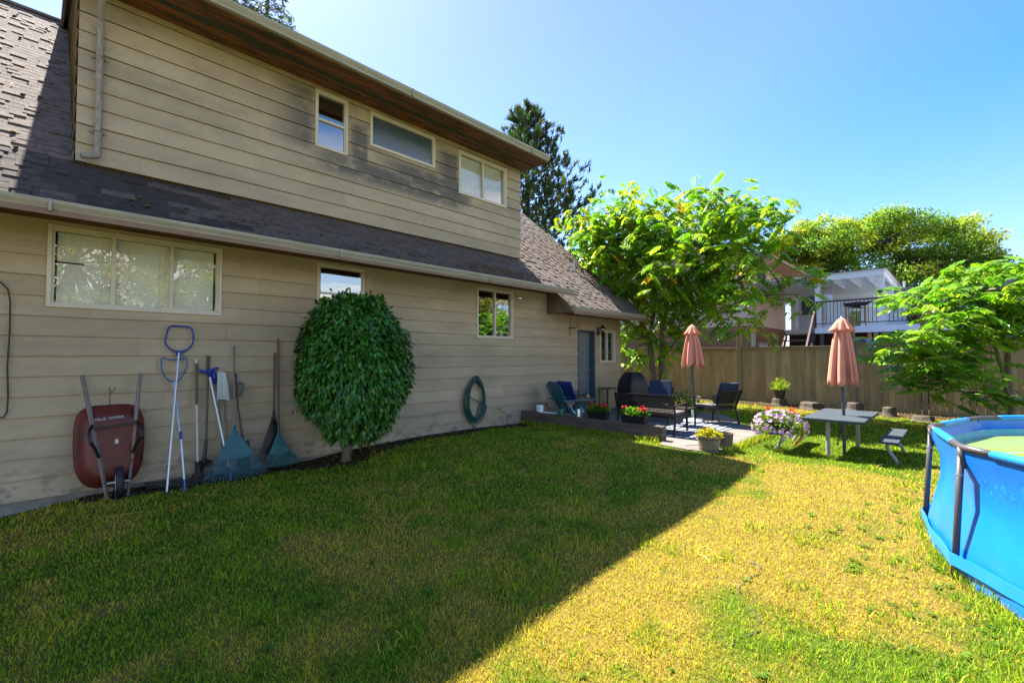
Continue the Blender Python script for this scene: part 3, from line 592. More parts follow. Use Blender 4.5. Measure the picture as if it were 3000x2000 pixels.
# windows
def window(key, mull=(), rail=None, blind=None, obsc=False, curtain=False, dark=False, cw=.040, sash=.022, fm=None, nofloor=False):
    x0, x1, z0, z1 = WIN[key]; fm = fm or Mtrim
    f = MB(); y0, y1 = WY - .034, WY + .10
    f.box(x0, x0 + cw, y0, y1, z0, z1); f.box(x1 - cw, x1, y0, y1, z0, z1); f.box(x0 + cw, x1 - cw, y0, y1, z0, z0 + cw); f.box(x0 + cw, x1 - cw, y0, y1, z1 - cw, z1)
    a0, a1, b0, b1 = x0 + cw, x1 - cw, z0 + cw, z1 - cw
    g0, g1 = WY - .016, WY + .07
    f.box(a0, a0 + sash, g0, g1, b0, b1); f.box(a1 - sash, a1, g0, g1, b0, b1); f.box(a0 + sash, a1 - sash, g0, g1, b0, b0 + sash); f.box(a0 + sash, a1 - sash, g0, g1, b1 - sash, b1)
    w = f.build('window', fm, house, bev=.003)
    for m_ in mull:
        q = MB(); q.box(m_ - .019, m_ + .019, WY - .022, g1, b0 + sash, b1 - sash); q.build('mullion', fm, w)
    if rail: q = MB(); q.box(a0 + sash, a1 - sash, WY - .020, g1, rail - .018, rail + .018); q.build('meeting_rail', fm, w)
    q = MB(); ed = [a0 + sash] + [m_ for m_ in mull] + [a1 - sash]
    for i, (c, d) in enumerate(zip(ed[:-1], ed[1:])):
        yy = WY + .012 + .018 * (i % 2); q.add([(c, yy, b0 + sash), (d, yy, b0 + sash), (d, yy, b1 - sash), (c, yy, b1 - sash)], [(0, 1, 2, 3)])
    q.build('pane', Mobsc if obsc else (Mglass2 if dark else Mglass), w)
    q = MB(); Y0, Y1 = WY + .101, WY + .9 if not obsc else WY + .2; c0, c1, d0, d1 = x0 + .01, x1 - .01, z0 + .01, z1 - .01
    q.add([(c0, Y0, d0), (c1, Y0, d0), (c1, Y0, d1), (c0, Y0, d1), (c0, Y1, d0), (c1, Y1, d0), (c1, Y1, d1), (c0, Y1, d1)], [(0, 1, 5, 4), (1, 2, 6, 5), (2, 3, 7, 6), (3, 0, 4, 7), (4, 5, 6, 7)]); q.build('room_recess', Mroom, w)
    if blind:
        sp, tilt, missing = blind; q = MB(); z = b0 + sash + .012; wd = .026; e = [a0 + .03] + [m_ for m_ in mull] + [a1 - .03]
        for (c, d) in zip(e[:-1], e[1:]):
            z = b0 + sash + .01
            while z < b1 - sash - .03:
                dy, dz = wd / 2 * math.cos(tilt), wd / 2 * math.sin(tilt); yy = WY + .072; jj = rnd.uniform(-.001, .001)
                cc = c + (.24 if missing and abs(z - missing) < sp * .6 and c < a0 + .1 else .012)
                q.add([(cc, yy - dy, z - dz + jj), (d - .012, yy - dy, z - dz), (d - .012, yy, z + .002), (cc, yy, z + .002 + jj), (d - .012, yy + dy, z + dz), (cc, yy + dy, z + dz + jj)], [(0, 1, 2, 3), (3, 2, 4, 5)]); z += sp
            q.box(c + .012, d - .012, WY + .072, WY + .098, b1 - sash - .03, b1 - sash - .002)
        q.build('blind', Mblind, w)
        q = MB()
        for (c, d) in zip(e[:-1], e[1:]):
            for t in (.25, .8): xx = c + (d - c) * t; q.box(xx, xx + .002, WY + .068, WY + .070, b0 + sash, b1 - sash)
        q.build('blind_cord', Mtrim, w)
    return w
window('big', mull=(.565, 1.135), blind=(.0215, R(-66), 2.79))
wmid = window('mid', rail=2.73, dark=True)
for o_ in kids(wmid):
    if o_.name.startswith('pane'):
        for v_ in o_.data.vertices: v_.co.y -= .034 * (v_.co.z - 2.25) / .9 if True else 0
wk = window('kit', mull=(6.92,), dark=True, cw=.035)
window('sml', mull=(11.40,), dark=True, cw=.035)
window('u1', rail=5.53, dark=True, cw=.03); window('u2', obsc=True, cw=.04, sash=.015); window('u3', mull=(6.56,), blind=(.036, R(-52), None), cw=.04)
q = MB(); q.lathe([(.03, 0), (.05, .03), (.05, .07), (.03, .10), (.035, .11)], (7.12, WY + .16, 2.145), 12); q.build('window_sill_pot', Mterra, wk)
q = MB(); q.lathe([(.04, 0), (.055, .04), (.055, .10), (.04, .13)], (7.27, WY + .16, 2.145), 12); q.build('window_sill_jar', Mwhite, wk)
# lower pane of the middle window is covered from inside
q = MB(); q.box(3.06, 3.77, WY + .06, WY + .07, 2.25, 2.72); q.build('white_blind_panel', Mstucco, house)
# rear door
D0, D1, DZ0, DZ1 = DOOR
fr = MB(); fr.box(D0, D0 + .035, WY - .03, WY + .2, DZ0, DZ1); fr.box(D1 - .035, D1, WY - .03, WY + .2, DZ0, DZ1); fr.box(D0 + .035, D1 - .035, WY - .03, WY + .2, DZ1 - .035, DZ1)
door = fr.build('door', Mdoorjamb, house, bev=.003)
lf_ = MB(); a, b = D0 + .037, D1 - .037; yy = WY + .145; lf_.box(a, b, yy, yy + .045, DZ0 + .01, DZ1 - .037)
for (z0, z1) in ((DZ0 + .18, DZ0 + .75), (DZ0 + .93, DZ1 - .2)):
    for (x0, x1) in ((a + .09, a + .32), (b - .32, b - .09)):
        for (p, q_, r_, s_) in ((x0, x1, z0, z0 + .02), (x0, x1, z1 - .02, z1), (x0, x0 + .02, z0 + .02, z1 - .02), (x1 - .02, x1, z0 + .02, z1 - .02)): lf_.box(p, q_, yy - .008, yy - .0005, r_, s_)
        lf_.box(x0 + .045, x1 - .045, yy - .007, yy - .0005, z0 + .045, z1 - .045)
lf_.build('door_leaf', Mdoor, door, bev=.003)
k = MB(); k.tube([(b - .07, yy + .001, DZ0 + .92), (b - .07, yy - .035, DZ0 + .92), (b - .07, yy - .04, DZ0 + .92), (b - .07, yy - .06, DZ0 + .92), (b - .07, yy - .07, DZ0 + .92)], [.03, .012, .026, .028, .015], 12); k.build('door_knob', Mbrass, door, smooth=True)
k = MB(); k.tube([(b - .07, yy + .001, DZ0 + 1.07), (b - .07, yy - .02, DZ0 + 1.07)], .026, 12); k.build('deadbolt', Msteel, door)
# wall lantern
lx, ly, lz = 10.92, WY - .03, 2.46
la = MB(); la.box(lx - .05, lx + .05, ly, ly + .02, lz - .16, lz + .06); la.tube([(lx, ly, lz - .08), (lx, ly - .10, lz - .13), (lx, ly - .15, lz - .10)], .012, 8)
la.lathe([(.015, .20), (.02, .17), (.035, .165), (.085, .10), (.09, .09)], (lx, ly - .15, lz - .07), 6); la.lathe([(.01, -.12), (.03, -.09), (.05, -.055), (.055, -.045)], (lx, ly - .15, lz), 6)
for q in range(6): an = math.pi / 3 * q; la.beam((lx + .05 * math.cos(an), ly - .15 + .05 * math.sin(an), lz - .05), (lx + .075 * math.cos(an), ly - .15 + .075 * math.sin(an), lz + .03), .008, .008)
lamp = la.build('wall_lantern', mat('bronze_lantern', (.03, .018, .012), .35, metal=.5), house)
g_ = MB(); g_.lathe([(.03, -.045), (.045, -.02), (.04, .015), (.015, .03)], (lx, ly - .15, lz), 12); g_.build('lamp_globe', mat('frosted_glass', (.85, .82, .75), .1, coat=1), lamp, smooth=True)
# twig hook and wires on the wall
w_ = MB(); w_.tube([(9.60, 7.2, 2.80), (9.60, 7.255, 2.6), (9.60, 7.26, 2.25)], .006, 5); w_.tube([(9.55, 7.26, 2.44), (9.75, 7.22, 2.46), (9.86, 7.26, 2.47)], .012, 5); w_.tube([(9.93, 7.268, 2.79), (9.955, 7.268, 2.45)], .005, 4); w_.build('hanging_wire', Mcable, house)
w_ = MB(); w_.tube([(.56, 7.255, 1.0), (.56, 7.25, 1.28), (.55, 7.24, 1.35)], .005, 5); w_.tube([(.56, 7.25, 1.26), (.575, 7.23, 1.30), (.595, 7.22, 1.31), (.60, 7.21, 1.34)], .004, 5); w_.build('wire_hook', Mrust, house)
tp = MB(); tp.tube([(7.0, 7.28, .55), (7.0, 7.20, .55), (7.0, 7.17, .52), (7.0, 7.16, .48)], [.014, .014, .012, .012], 8); tp.box(6.97, 7.03, 7.195, 7.215, .59, .60); tp.tube([(7, 7.2, .55), (7, 7.2, .6)], .006, 6); tp.build('garden_tap', Mbrass, house)
# black cable down the wall on the left
cb = MB(); cb.tube([(-.62, 7.255, 2.52), (-.45, 7.25, 2.53), (-.34, 7.25, 2.50), (-.285, 7.25, 2.43), (-.265, 7.255, 2.3), (-.262, 7.257, 2.0), (-.27, 7.255, 1.6), (-.258, 7.256, 1.3), (-.262, 7.256, 1.12), (-.285, 7.256, 1.07), (-.45, 7.26, 1.06)], .0085, 6)
tag(cb.build('cable', Mcable, None, smooth=True), 'black cable hanging in a bracket shape on the siding at the far left', 'cable')
# ---------------------------------------------------------------- things leaning on the wall
def G(x, y): return float(gh(x, y))
GT = 'garden and pool tools leaning on the siding'
# wheelbarrow, tipped upright with its tray against the wall
wb = thing('wheelbarrow', (.58, 7.0, G(.58, 7.0)), 'rusty red wheelbarrow stood on end against the beige siding', 'wheelbarrow')
def sup(c, hx, hz, e, n, slope_, off):
    out = []
    for k_ in range(n):
        a = 2 * math.pi * k_ / n; ca_, sa_ = math.cos(a), math.sin(a)
        x = hx * math.copysign(abs(ca_) ** (2 / e), ca_); z = hz * math.copysign(abs(sa_) ** (2 / e), sa_)
        if z < 0: x *= 1 - .22 * (-z / hz) ** 2
        out.append((c[0] + x, 7.155 + (c[1] + z - .68) * slope_ - off, c[1] + z))
    return out
C_ = (.565, .675); t_ = MB()
rings = [sup(C_, .315, .462, 4.2, 40, .19, -.012), sup(C_, .318, .466, 4.2, 40, .19, .006), sup(C_, .300, .448, 4.2, 40, .19, .012), sup((.565, .68), .27, .41, 4.5, 40, .19, .07), sup((.565, .69), .235, .35, 4.5, 40, .19, .135), sup((.565, .69), .215, .32, 4, 40, .19, .15), sup((.565, .69), .12, .2, 3, 40, .19, .153)]
t_.loft(rings); tray = t_.build('tray', Mred, wb, smooth=True)
for xa, xb in (((.31, 7.21, 1.50), (.54, 6.89, .09)), ((.83, 7.21, 1.51), (.715, 6.92, .10))):
    A_, B_ = Vector(xa), Vector(xb); A_.y -= .0; b_ = MB(); M_ = A_.lerp(B_, .42)
    b_.beam(A_ - Vector((0, .02, 0)), A_.lerp(B_, .40) - Vector((0, .03, 0)), .036, .036); b_.beam(A_.lerp(B_, .40) - Vector((0, .03, 0)), B_, .034, .030)
    hd = b_.build('handle', Mwood2, wb, bev=.006)
    for t in (.41, .66, .85, .90):
        q = MB(); p = A_.lerp(B_, t) - Vector((0, .048, 0)); q.tube([p + Vector((0, .02, 0)), p, p - Vector((0, .004, 0))], [.008, .008, .004], 8); q.build('bolt', Msteel, hd)
    s_ = 1 if A_.x > .5 else -1
    q = MB(); pts = [A_.lerp(B_, .40) + Vector((0, -.05, 0)), A_.lerp(B_, .43) + Vector((.03 * s_, -.10, 0)), A_.lerp(B_, .46) + Vector((.05 * s_, -.19, 0)), A_.lerp(B_, .52) + Vector((.05 * s_, -.20, 0)), A_.lerp(B_, .58) + Vector((.02 * s_, -.10, 0)), A_.lerp(B_, .66) + Vector((0, -.05, 0))]
    for c, d in zip(pts[:-1], pts[1:]): q.beam(c, d, .03, .008, up=(0, 1, 0))
    q.build('leg', Mblack, wb)
b_ = MB(); b_.beam((.405, 6.98, .90), (.79, 6.99, .93), .012, .025); b_.build('brace', Mframe, wb)
w_ = MB(); wx, wy_, wz = .625, 6.84, .29
prof = [(.10, -.028), (.115, -.034), (.155, -.036), (.172, -.022), (.176, 0), (.172, .022), (.155, .036), (.115, .034), (.10, .028)]
rg = []
for k_ in range(28):
    a = 2 * math.pi * k_ / 28; rg.append([(wx + z, wy_ + r_ * math.cos(a), wz + r_ * math.sin(a)) for r_, z in prof])
rg.append(rg[0]); w_.loft(rg, cap=False); wh = w_.build('wheel', Mtyre, wb, smooth=True)
w_ = MB(); w_.tube([(wx - .026, wy_, wz), (wx + .026, wy_, wz)], .104, 24); w_.tube([(wx - .10, wy_, wz + .005), (wx + .10, wy_, wz + .005)], .012, 8); w_.build('rim', Mrim, wh)
b_ = MB(); b_.box(.50, .75, 6.895, 6.905, .285, .305); b_.build('axle_bracket', Mframe, wb)
def text_mesh(txt, size, m4, material, parent, name='lettering', depth=.0006):
    cu = bpy.data.curves.new('txt', 'FONT'); cu.body = txt; cu.size = size; cu.extrude = depth; cu.align_x = 'CENTER'; cu.shear = .25
    ob = bpy.data.objects.new('txt', cu); COL.objects.link(ob); dg = bpy.context.evaluated_depsgraph_get(); me = bpy.data.meshes.new_from_object(ob.evaluated_get(dg))
    bpy.data.objects.remove(ob); o = bpy.data.objects.new(name, me); COL.objects.link(o); me.materials.clear(); me.materials.append(material); me.transform(m4)
    me.transform(Matrix.Translation(-worldloc(parent))); o.parent = parent; return o
text_mesh('TRUE TEMPER', .042, Matrix.Translation((.545, 7.045, .985)) @ Matrix.Rotation(R(-4), 4, 'Y') @ Matrix.Rotation(R(62), 4, 'X'), Mrim, tray)
b_ = MB(); b_.obox((.61, 6.982, .735), (.032, .003, .05), Matrix.Rotation(R(-6), 3, 'Y')); b_.build('sticker', Mrim, tray)

def straight_tool(name, label, cat, segs, extra=None):
    """segs: (a, b, radius, material, partname)"""
    a = segs[-1][1]; t = thing(name, (a[0], a[1], min(a[2], segs[0][0][2])), label, cat, group=GT)
    for (p, q, r_, m_, pn) in segs:
        b = MB(); b.tube([p, q], r_, 10); b.build(pn, m_, t, smooth=False)
    return t
def frame_tube(pts, r_, name, m_, parent, n=8, closed=True):
    P = [Vector(p) for p in pts]; out = []
    N_ = len(P)
    for i in range(N_ if closed else N_ - 1):
        a, b, c, d = P[(i - 1) % N_], P[i], P[(i + 1) % N_], P[(i + 2) % N_]
        for q in range(6):
            t = q / 6; out.append(.5 * ((2 * b) + (c - a) * t + (2 * a - 5 * b + 4 * c - d) * t * t + (3 * b - a - 3 * c + d) * t ** 3))
    if closed: out.append(out[0])
    b = MB(); b.tube(out, r_, n, cap=not closed); return b.build(name, m_, parent, smooth=True)
# pool skimmer, square head
t = straight_tool('pool_skimmer', 'pool skimmer with an empty square royal blue hoop on a silver pole', 'pool skimmer', [((1.222, 7.235, 1.76), (1.06, 6.80, G(1.06, 6.8) - .01), .0125, Malu, 'pole')])
frame_tube([(1.12, 7.24, 2.09), (1.22, 7.24, 2.105), (1.345, 7.24, 2.085), (1.375, 7.24, 1.98), (1.365, 7.24, 1.87), (1.30, 7.24, 1.79), (1.22, 7.24, 1.775), (1.14, 7.24, 1.80), (1.08, 7.24, 1.88), (1.088, 7.24, 1.98)], .011, 'hoop', Mblue, t)
b_ = MB(); b_.prism([(1.17, 7.225, 1.79), (1.27, 7.225, 1.79), (1.237, 7.225, 1.70), (1.207, 7.225, 1.70)], (0, .025, 0)); b_.build('socket', Mblue, t)
t = straight_tool('pool_net', 'pool net with a D shaped teal blue hoop on a silver pole', 'pool net', [((1.178, 7.24, 1.38), (1.205, 6.93, .74), .0125, Malu, 'pole'), ((1.205, 6.93, .78), (1.208, 6.90, .69), .017, Mblue, 'collar'), ((1.208, 6.90, .70), (1.222, 6.74, .2), .0125, Malu, 'pole'), ((1.2215, 6.745, .23), (1.226, 6.71, G(1.22, 6.7) - .01), .0165, Mblue, 'grip')])
Mteal2 = mat('blue_teal_hoop', (.01, .12, .30), .4)
frame_tube([(1.05, 7.245, 1.69), (1.12, 7.245, 1.672), (1.23, 7.245, 1.672), (1.305, 7.245, 1.69), (1.305, 7.245, 1.56), (1.25, 7.245, 1.43), (1.178, 7.245, 1.385), (1.10, 7.245, 1.43), (1.05, 7.245, 1.55)], .008, 'hoop', Mteal2, t)
# edger
t = straight_tool('lawn_edger', 'half white, half olive straight pole with a black blade, beside the blue topped brush', 'edging tool', [((1.42, 7.255, 1.67), (1.42, 7.255, 1.62), .019, Mrim, 'end_cap'), ((1.42, 7.255, 1.62), (1.42, 7.19, 1.08), .018, Mgreen_tape, 'grip'), ((1.42, 7.19, 1.08), (1.425, 7.10, .33), .0155, Mrim, 'shaft')])
b_ = MB(); b_.beam((1.42, 7.10, .36), (1.42, 7.07, .1), .055, .02, up=(0, 1, 0)); b_.beam((1.42, 7.08, .2), (1.41, 7.07, G(1.42, 7.07)), .11, .008, up=(0, 1, 0)); b_.build('blade', Mblack, t)
t = straight_tool('shovel', 'old black bladed shovel with a black grip behind the leaf rake', 'shovel', [((1.552, 7.255, 1.72), (1.548, 7.24, 1.50), .018, Mblack, 'grip'), ((1.548, 7.24, 1.50), (1.52, 7.12, .60), .0145, Mwood, 'shaft'), ((1.52, 7.12, .62), (1.495, 7.10, .33), .019, Mblack, 'socket')])
b_ = MB(); pr = []
for z, w2, d in ((.37, .03, 0), (.34, .085, .01), (.26, .10, .02), (.16, .095, .012), (.10, .06, 0)): pr.append([(1.50 - w2, 7.09 - d * .3, z), (1.50, 7.09 + d, z), (1.50 + w2, 7.09 - d * .3, z), (1.50 + w2, 7.085 - d * .3, z), (1.50, 7.085 + d, z), (1.50 - w2, 7.085 - d * .3, z)])
b_.loft(pr); b_.build('blade', Mblack, t)
# pool brush
t = straight_tool('pool_brush', 'silver pool pole with a bright blue curved brush head at its top', 'pool brush', [((1.562, 7.225, 1.47), (1.735, 6.90, .24), .0155, Malu, 'pole'), ((1.733, 6.905, .26), (1.75, 6.86, G(1.75, 6.86) - .01), .018, Mblue, 'grip')])
b_ = MB(); b_.tube([(1.44, 7.19, 1.54), (1.49, 7.20, 1.50), (1.56, 7.20, 1.515), (1.63, 7.20, 1.545), (1.665, 7.19, 1.56)], [.014, .02, .024, .018, .012], 8); b_.tube([(1.56, 7.21, 1.53), (1.565, 7.22, 1.43)], [.03, .018], 8)
b_.tube([(1.60, 7.22, 1.50), (1.625, 7.23, 1.42), (1.63, 7.235, 1.34)], [.028, .026, .02], 8); b_.build('brush_head', Mblue, t, smooth=True)
t = straight_tool('leaf_skimmer_bag', 'pale grey flat skimmer bag on two thin dark poles', 'skimmer bag', [((1.685, 7.25, 1.2), (1.71, 7.12, .3), .0105, Mwood2, 'pole'), ((1.735, 7.25, 1.2), (1.775, 7.12, .45), .0115, Mwood2, 'pole')])
b_ = MB(); n_ = 9; V_ = []
for j in range(n_):
    for i in range(6):
        u, v = i / 5, j / (n_ - 1); x = (1.655 + .095 * u) * (1 - v) + (1.65 + .155 * u) * v; V_.append((x, 7.205 - .02 * math.sin(v * 3.1) - .006 * math.sin(u * 9), 1.50 - .38 * v + .01 * math.sin(u * 5)))
b_.add(V_, [(j * 6 + i, j * 6 + i + 1, (j + 1) * 6 + i + 1, (j + 1) * 6 + i) for j in range(n_ - 1) for i in range(5)]); b_.add([(p[0], p[1] + .025, p[2]) for p in V_], [(j * 6 + i, j * 6 + i + 1, (j + 1) * 6 + i + 1, (j + 1) * 6 + i) for j in range(n_ - 1) for i in range(5)]); b_.build('bag', Mbrist, t, smooth=True)
t = straight_tool('garden_spade', 'dark handled spade with a teal D grip behind the large leaf rake', 'spade', [((1.885, 7.25, 1.47), (1.90, 7.18, 1.0), .010, Mblack, 'shaft'), ((1.90, 7.18, 1.0), (1.95, 7.08, .5), .015, Mwood, 'shaft')])
frame_tube([(1.86, 7.21, 1.33), (1.955, 7.21, 1.33), (1.96, 7.21, 1.25), (1.92, 7.21, 1.17), (1.885, 7.21, 1.15), (1.845, 7.21, 1.22)], .011, 'd_grip', Mteal, t)
b_ = MB(); b_.beam((1.945, 7.09, .55), (1.96, 7.05, G(1.96, 7.05)), .16, .006, up=(0, 1, 0)); b_.build('blade', Mblack, t)
def leaf_rake(top, apex, xr, zr, yr, xf, zf, yf, n, label, m_, hm):
    """top: handle end; apex: head top; xr,zr: band where the tines start; xf,zf: tips"""
    t = thing('leaf_rake', (apex[0], yf, zf), label, 'leaf rake', group=GT)
    b = MB(); b.tube([top, apex], [.0125, .014], 10); b.build('handle', hm, t)
    h = MB(); Nn = 14; th = .006
    lerp = lambda a, b2, u: a + (b2 - a) * u
    P = []
    for j in range(9):
        v = j / 8
        for i in range(Nn + 1):
            u = i / Nn; x = lerp(apex[0] + .028 * (u - .5), lerp(xr[0], xr[1], u), v); z = lerp(apex[2], zr - .035 * (1 - (2 * u - 1) ** 2), v); y = lerp(apex[1], yr, v) - .02 * v * (1 - (2 * u - 1) ** 2) * math.sin(v * 3)
            P.append((x, y, z))
    fc = [(j * (Nn + 1) + i, j * (Nn + 1) + i + 1, (j + 1) * (Nn + 1) + i + 1, (j + 1) * (Nn + 1) + i) for j in range(8) for i in range(Nn)]
    h.add(P, fc); h.add([(p[0], p[1] + th, p[2]) for p in P], fc); h.tube([Vector(apex) + Vector((0, 0, .05)), Vector(apex) + Vector((0, -.012, -.15))], [.017, .015], 8)
    head = h.build('head', m_, t, smooth=True)
    g = MB(); br = []
    for i in range(n):
        u = i / (n - 1); a = Vector((lerp(xr[0], xr[1], u), yr - .012 * (1 - (2 * u - 1) ** 2), zr - .035 * (1 - (2 * u - 1) ** 2))); e = Vector((lerp(xf[0], xf[1], u), yf, lerp(zf, zf + .05, abs(2 * u - 1) ** 2)))
        m1 = a.lerp(e, .62); br.append(m1 + Vector((0, -.006, 0))); k1 = a.lerp(e, .93)
        g.tube([a, m1, k1, e + Vector((0, .03, -.004))], [.0055, .005, .0045, .003], 4)
    g.tube(br, .005, 5); g.build('tines', m_, head)
    return t
leaf_rake((1.855, 7.25, 1.86), (1.805, 6.96, .74), (1.585, 2.025), .395, 6.88, (1.425, 2.19), .085, 6.80, 30, 'large teal plastic leaf rake, the widest fan on the grass', Mteal, Mwood2)
leaf_rake((2.435, 7.255, 1.97), (2.395, 7.06, .61), (2.255, 2.53), .35, 6.99, (2.17, 2.69), .125, 6.94, 24, 'smaller teal leaf rake nearest the round bush', mat('green_teal_plastic', (.02, .12, .125), .45, noise=.2, nscale=6), Mwood)
leaf_rake((2.39, 7.26, 1.77), (2.365, 7.17, .86), (2.17, 2.50), .35, 7.10, (2.05, 2.64), .16, 7.05, 24, 'black leaf rake stood behind the smaller teal rake', Mblack, Mwood)
# flat plastic scraps on the soil
b_ = MB(); z = G(1.15, 7.15); b_.obox((1.15, 7.12, z + .025), (.5, .22, .02), Matrix.Rotation(R(5), 3, 'X') @ Matrix.Rotation(R(4), 3, 'Y')); b_.obox((1.38, 7.08, z + .045), (.34, .12, .015), Matrix.Rotation(R(-8), 3, 'Y') @ Matrix.Rotation(R(12), 3, 'Z')); b_.obox((1.0, 7.05, z + .045), (.2, .12, .01), Matrix.Rotation(R(14), 3, 'Y')); 
tag(b_.build('plastic_tray', mat('dusty_black_plastic', (.035, .035, .036), .5, noise=.4, nscale=9), bev=.004), 'broken flat black plastic trays on the soil beside the wheelbarrow', 'tray')
# hose coil on the wall
hc = thing('garden_hose', (6.3, 7.2, .3), 'dark green garden hose hung in a long coil on the siding', 'hose')
b_ = MB(); pts = []
for q in range(11 * 22):
    a = 2 * math.pi * q / 22; lp = q // 22; k1 = lp / 11
    rx = .235 + .05 * math.sin(lp * 2.1) ; rzz = .42 + .035 * math.sin(lp * 1.7 + 1); cx = 6.30 + .02 * math.sin(lp * 3.3); cz = .82 + .03 * math.cos(lp * 2.3)
    top = max(0, math.sin(a)); x = cx + rx * math.cos(a) * (.55 + .45 * (1 - top ** 3)) + .04 * math.sin(a * .5 + lp); zz = cz + rzz * math.sin(a) - .02 * (a % 6.28 > 3) 
    pts.append((x, 7.245 - .013 * (lp % 5) - .012 * math.cos(a * 2 + lp), zz))
pts += [(6.05, 7.18, .9), (6.04, 7.18, .6), (6.10, 7.16, .38), (6.22, 7.12, G(6.2, 7.1) + .02), (6.33, 7.08, G(6.3, 7.1) + .015)]
b_.tube(pts, .0105, 7); b_.build('coil', Mhose, hc, smooth=True)
b_ = MB(); b_.tube([(6.3, 7.28, 1.23), (6.3, 7.18, 1.23), (6.3, 7.17, 1.28)], .012, 8); b_.build('hook', Mframe, hc)
b_ = MB(); b_.tube([(7.0, 7.155, .48), (7.04, 7.14, .50), (7.11, 7.13, .47), (7.14, 7.13, .38), (7.13, 7.12, .28), (7.12, 7.12, G(7.12, 7.1))], .010, 7); tag(b_.build('tap_hose', mat('grey_hose', (.09, .11, .12), .45), smooth=True), 'short grey hose arching from the wall tap to the grass', 'hose')

# ---------------------------------------------------------------- leaves: generic leaf cloud builder
def leaf_cloud(name, P, D, Nn, L_, W_, cols, material, parent, fold=.25, droop=.0):
    """P base points, D tip directions, Nn up normals (n,3), L_, W_ lengths (n,), cols (n,3); folded pointed leaves of 6 vertices"""
    n = len(P); D = D / np.linalg.norm(D, axis=1, keepdims=True); S_ = np.cross(D, Nn); S_ /= (np.linalg.norm(S_, axis=1, keepdims=True) + 1e-9); U_ = np.cross(S_, D)
    L1 = L_[:, None]; W1 = W_[:, None]; V = np.zeros((n, 6, 3))
    dz = np.zeros((n, 3)); dz[:, 2] = -droop
    V[:, 0] = P; V[:, 1] = P + D * L1 * .45 + S_ * W1 * .5 + U_ * W1 * fold; V[:, 2] = P + D * L1 + dz * L1; V[:, 3] = P + D * L1 * .45 - S_ * W1 * .5 + U_ * W1 * fold
    V[:, 4] = P + D * L1 * .42; V[:, 5] = P + D * L1 * .78 + dz * L1 * .4
    # two halves: (0,4,5?..) kept as 4 triangles
    b = np.arange(n)[:, None, None] * 6; F3 = (b + np.array([[0, 4, 1], [4, 5, 1], [5, 2, 1], [0, 3, 4], [4, 3, 5], [5, 3, 2]])[None]).reshape(-1, 3)
    return npmesh(name, V.reshape(-1, 3), faces3=F3, mat=material, parent=parent, col=np.repeat(cols, 6, axis=0))
# camellia
cm = thing('camellia_bush', (3.3, 6.72, G(3.3, 6.7)), 'big round clipped dark green bush with glossy leaves', 'bush')
n = 18000; CX, CY_, CZc = 3.23, 6.42, 1.54
u = RS.randn(n, 3); u /= np.linalg.norm(u, axis=1, keepdims=True)
e = 2.75; nrm = (np.abs(u) ** e).sum(1) ** (1 / e); u2 = u / nrm[:, None]
rad = 1 - .30 * RS.rand(n) ** 2.2 + .05 * (RS.rand(n) < .06) * RS.rand(n) * 2.2 + .30 * (fbm(u[:, 0] * 3 + 9, u[:, 2] * 3 + u[:, 1] * 2, 1.6, 3) - .5)
zz = u2[:, 2] * 1.02; wf = np.where(zz < 0, 1 - .26 * (np.clip(-zz, 0, 2) / 1.01) ** 2.2, 1 - .10 * (zz / 1.01) ** 2)
P = np.stack([CX + u2[:, 0] * .735 * wf * rad, CY_ + u2[:, 1] * .72 * wf * rad, CZc + zz * rad], -1)
D = u * .75 + RS.randn(n, 3) * .42 + np.array([0, 0, -.75]) * (u[:, 2:3] < .75) + np.array([0, 0, -.15]); Nn = u + RS.randn(n, 3) * .25 + np.array([0, 0, .35])
cl = np.where((RS.rand(n) < .55)[:, None], np.array([.028, .13, .010]), np.array([.06, .20, .018])) * (.45 + .9 * RS.rand(n))[:, None]
yl = RS.rand(n) < .006; cl[yl] = np.array([.35, .18, .03])
leaf_cloud('leaves', P, D, Nn, .068 + .034 * RS.rand(n), .037 + .014 * RS.rand(n), cl, Mcaml, cm, fold=.14, droop=.10)
b_ = MB(); z0 = G(3.3, 6.72) - .05; b_.tube([(3.25, 6.72, z0), (3.25, 6.71, z0 + .12), (3.27, 6.62, .62), (3.25, 6.5, 1.0), (3.24, 6.45, 1.5)], [.085, .068, .058, .05, .03], 10)
for q in range(26):
    a = random.random() * 6.28; zb = random.uniform(.5, 1.4); s_ = Vector((3.25, 6.5, zb)); e_ = Vector((CX + .62 * math.cos(a), CY_ + .62 * math.sin(a), zb + random.uniform(-.2, .8))); b_.tube([s_, s_.lerp(e_, .5) + Vector((0, 0, .08)), e_], [.02, .012, .004], 5)
b_.build('trunk', Mbark, cm, smooth=True)
# ---------------------------------------------------------------- pool
pool = thing('swimming_pool', (POOLC[0], POOLC[1], G(6, 0)), 'round above ground pool with bright blue liner and grey tube legs', 'pool')
NP = 14; RT, ZT = 2.76, 1.02; A0 = R(87); CXp, CYp = POOLC
vp = lambda r_, a, z: Vector((CXp + r_ * math.cos(a), CYp + r_ * math.sin(a), z))
GZp = -.12
def polyr(a, rr):      # radius of the 14-gon in direction a
    st = 2 * math.pi / NP; d = ((a - A0 + st / 2) % st) - st / 2; return rr * math.cos(st / 2) / math.cos(st / 2 - abs(d))
def ring(rr, z, mixp, n=504):
    out = []
    for k_ in range(n):
        a = A0 + 2 * math.pi * k_ / n; ph = a * 9; wob = .008 * math.sin(ph) + .006 * math.sin(a * 23 + z * 9) + .007 * math.exp(-abs(z - .86) / .12) * math.sin(a * 71 + 2 * math.sin(a * 9)) + .004 * math.sin(a * 47 + z * 5); r_ = polyr(a, rr) * mixp + rr * (1 - mixp); out.append(vp(r_ + wob * (1 - mixp * .9), a, z))
    return out
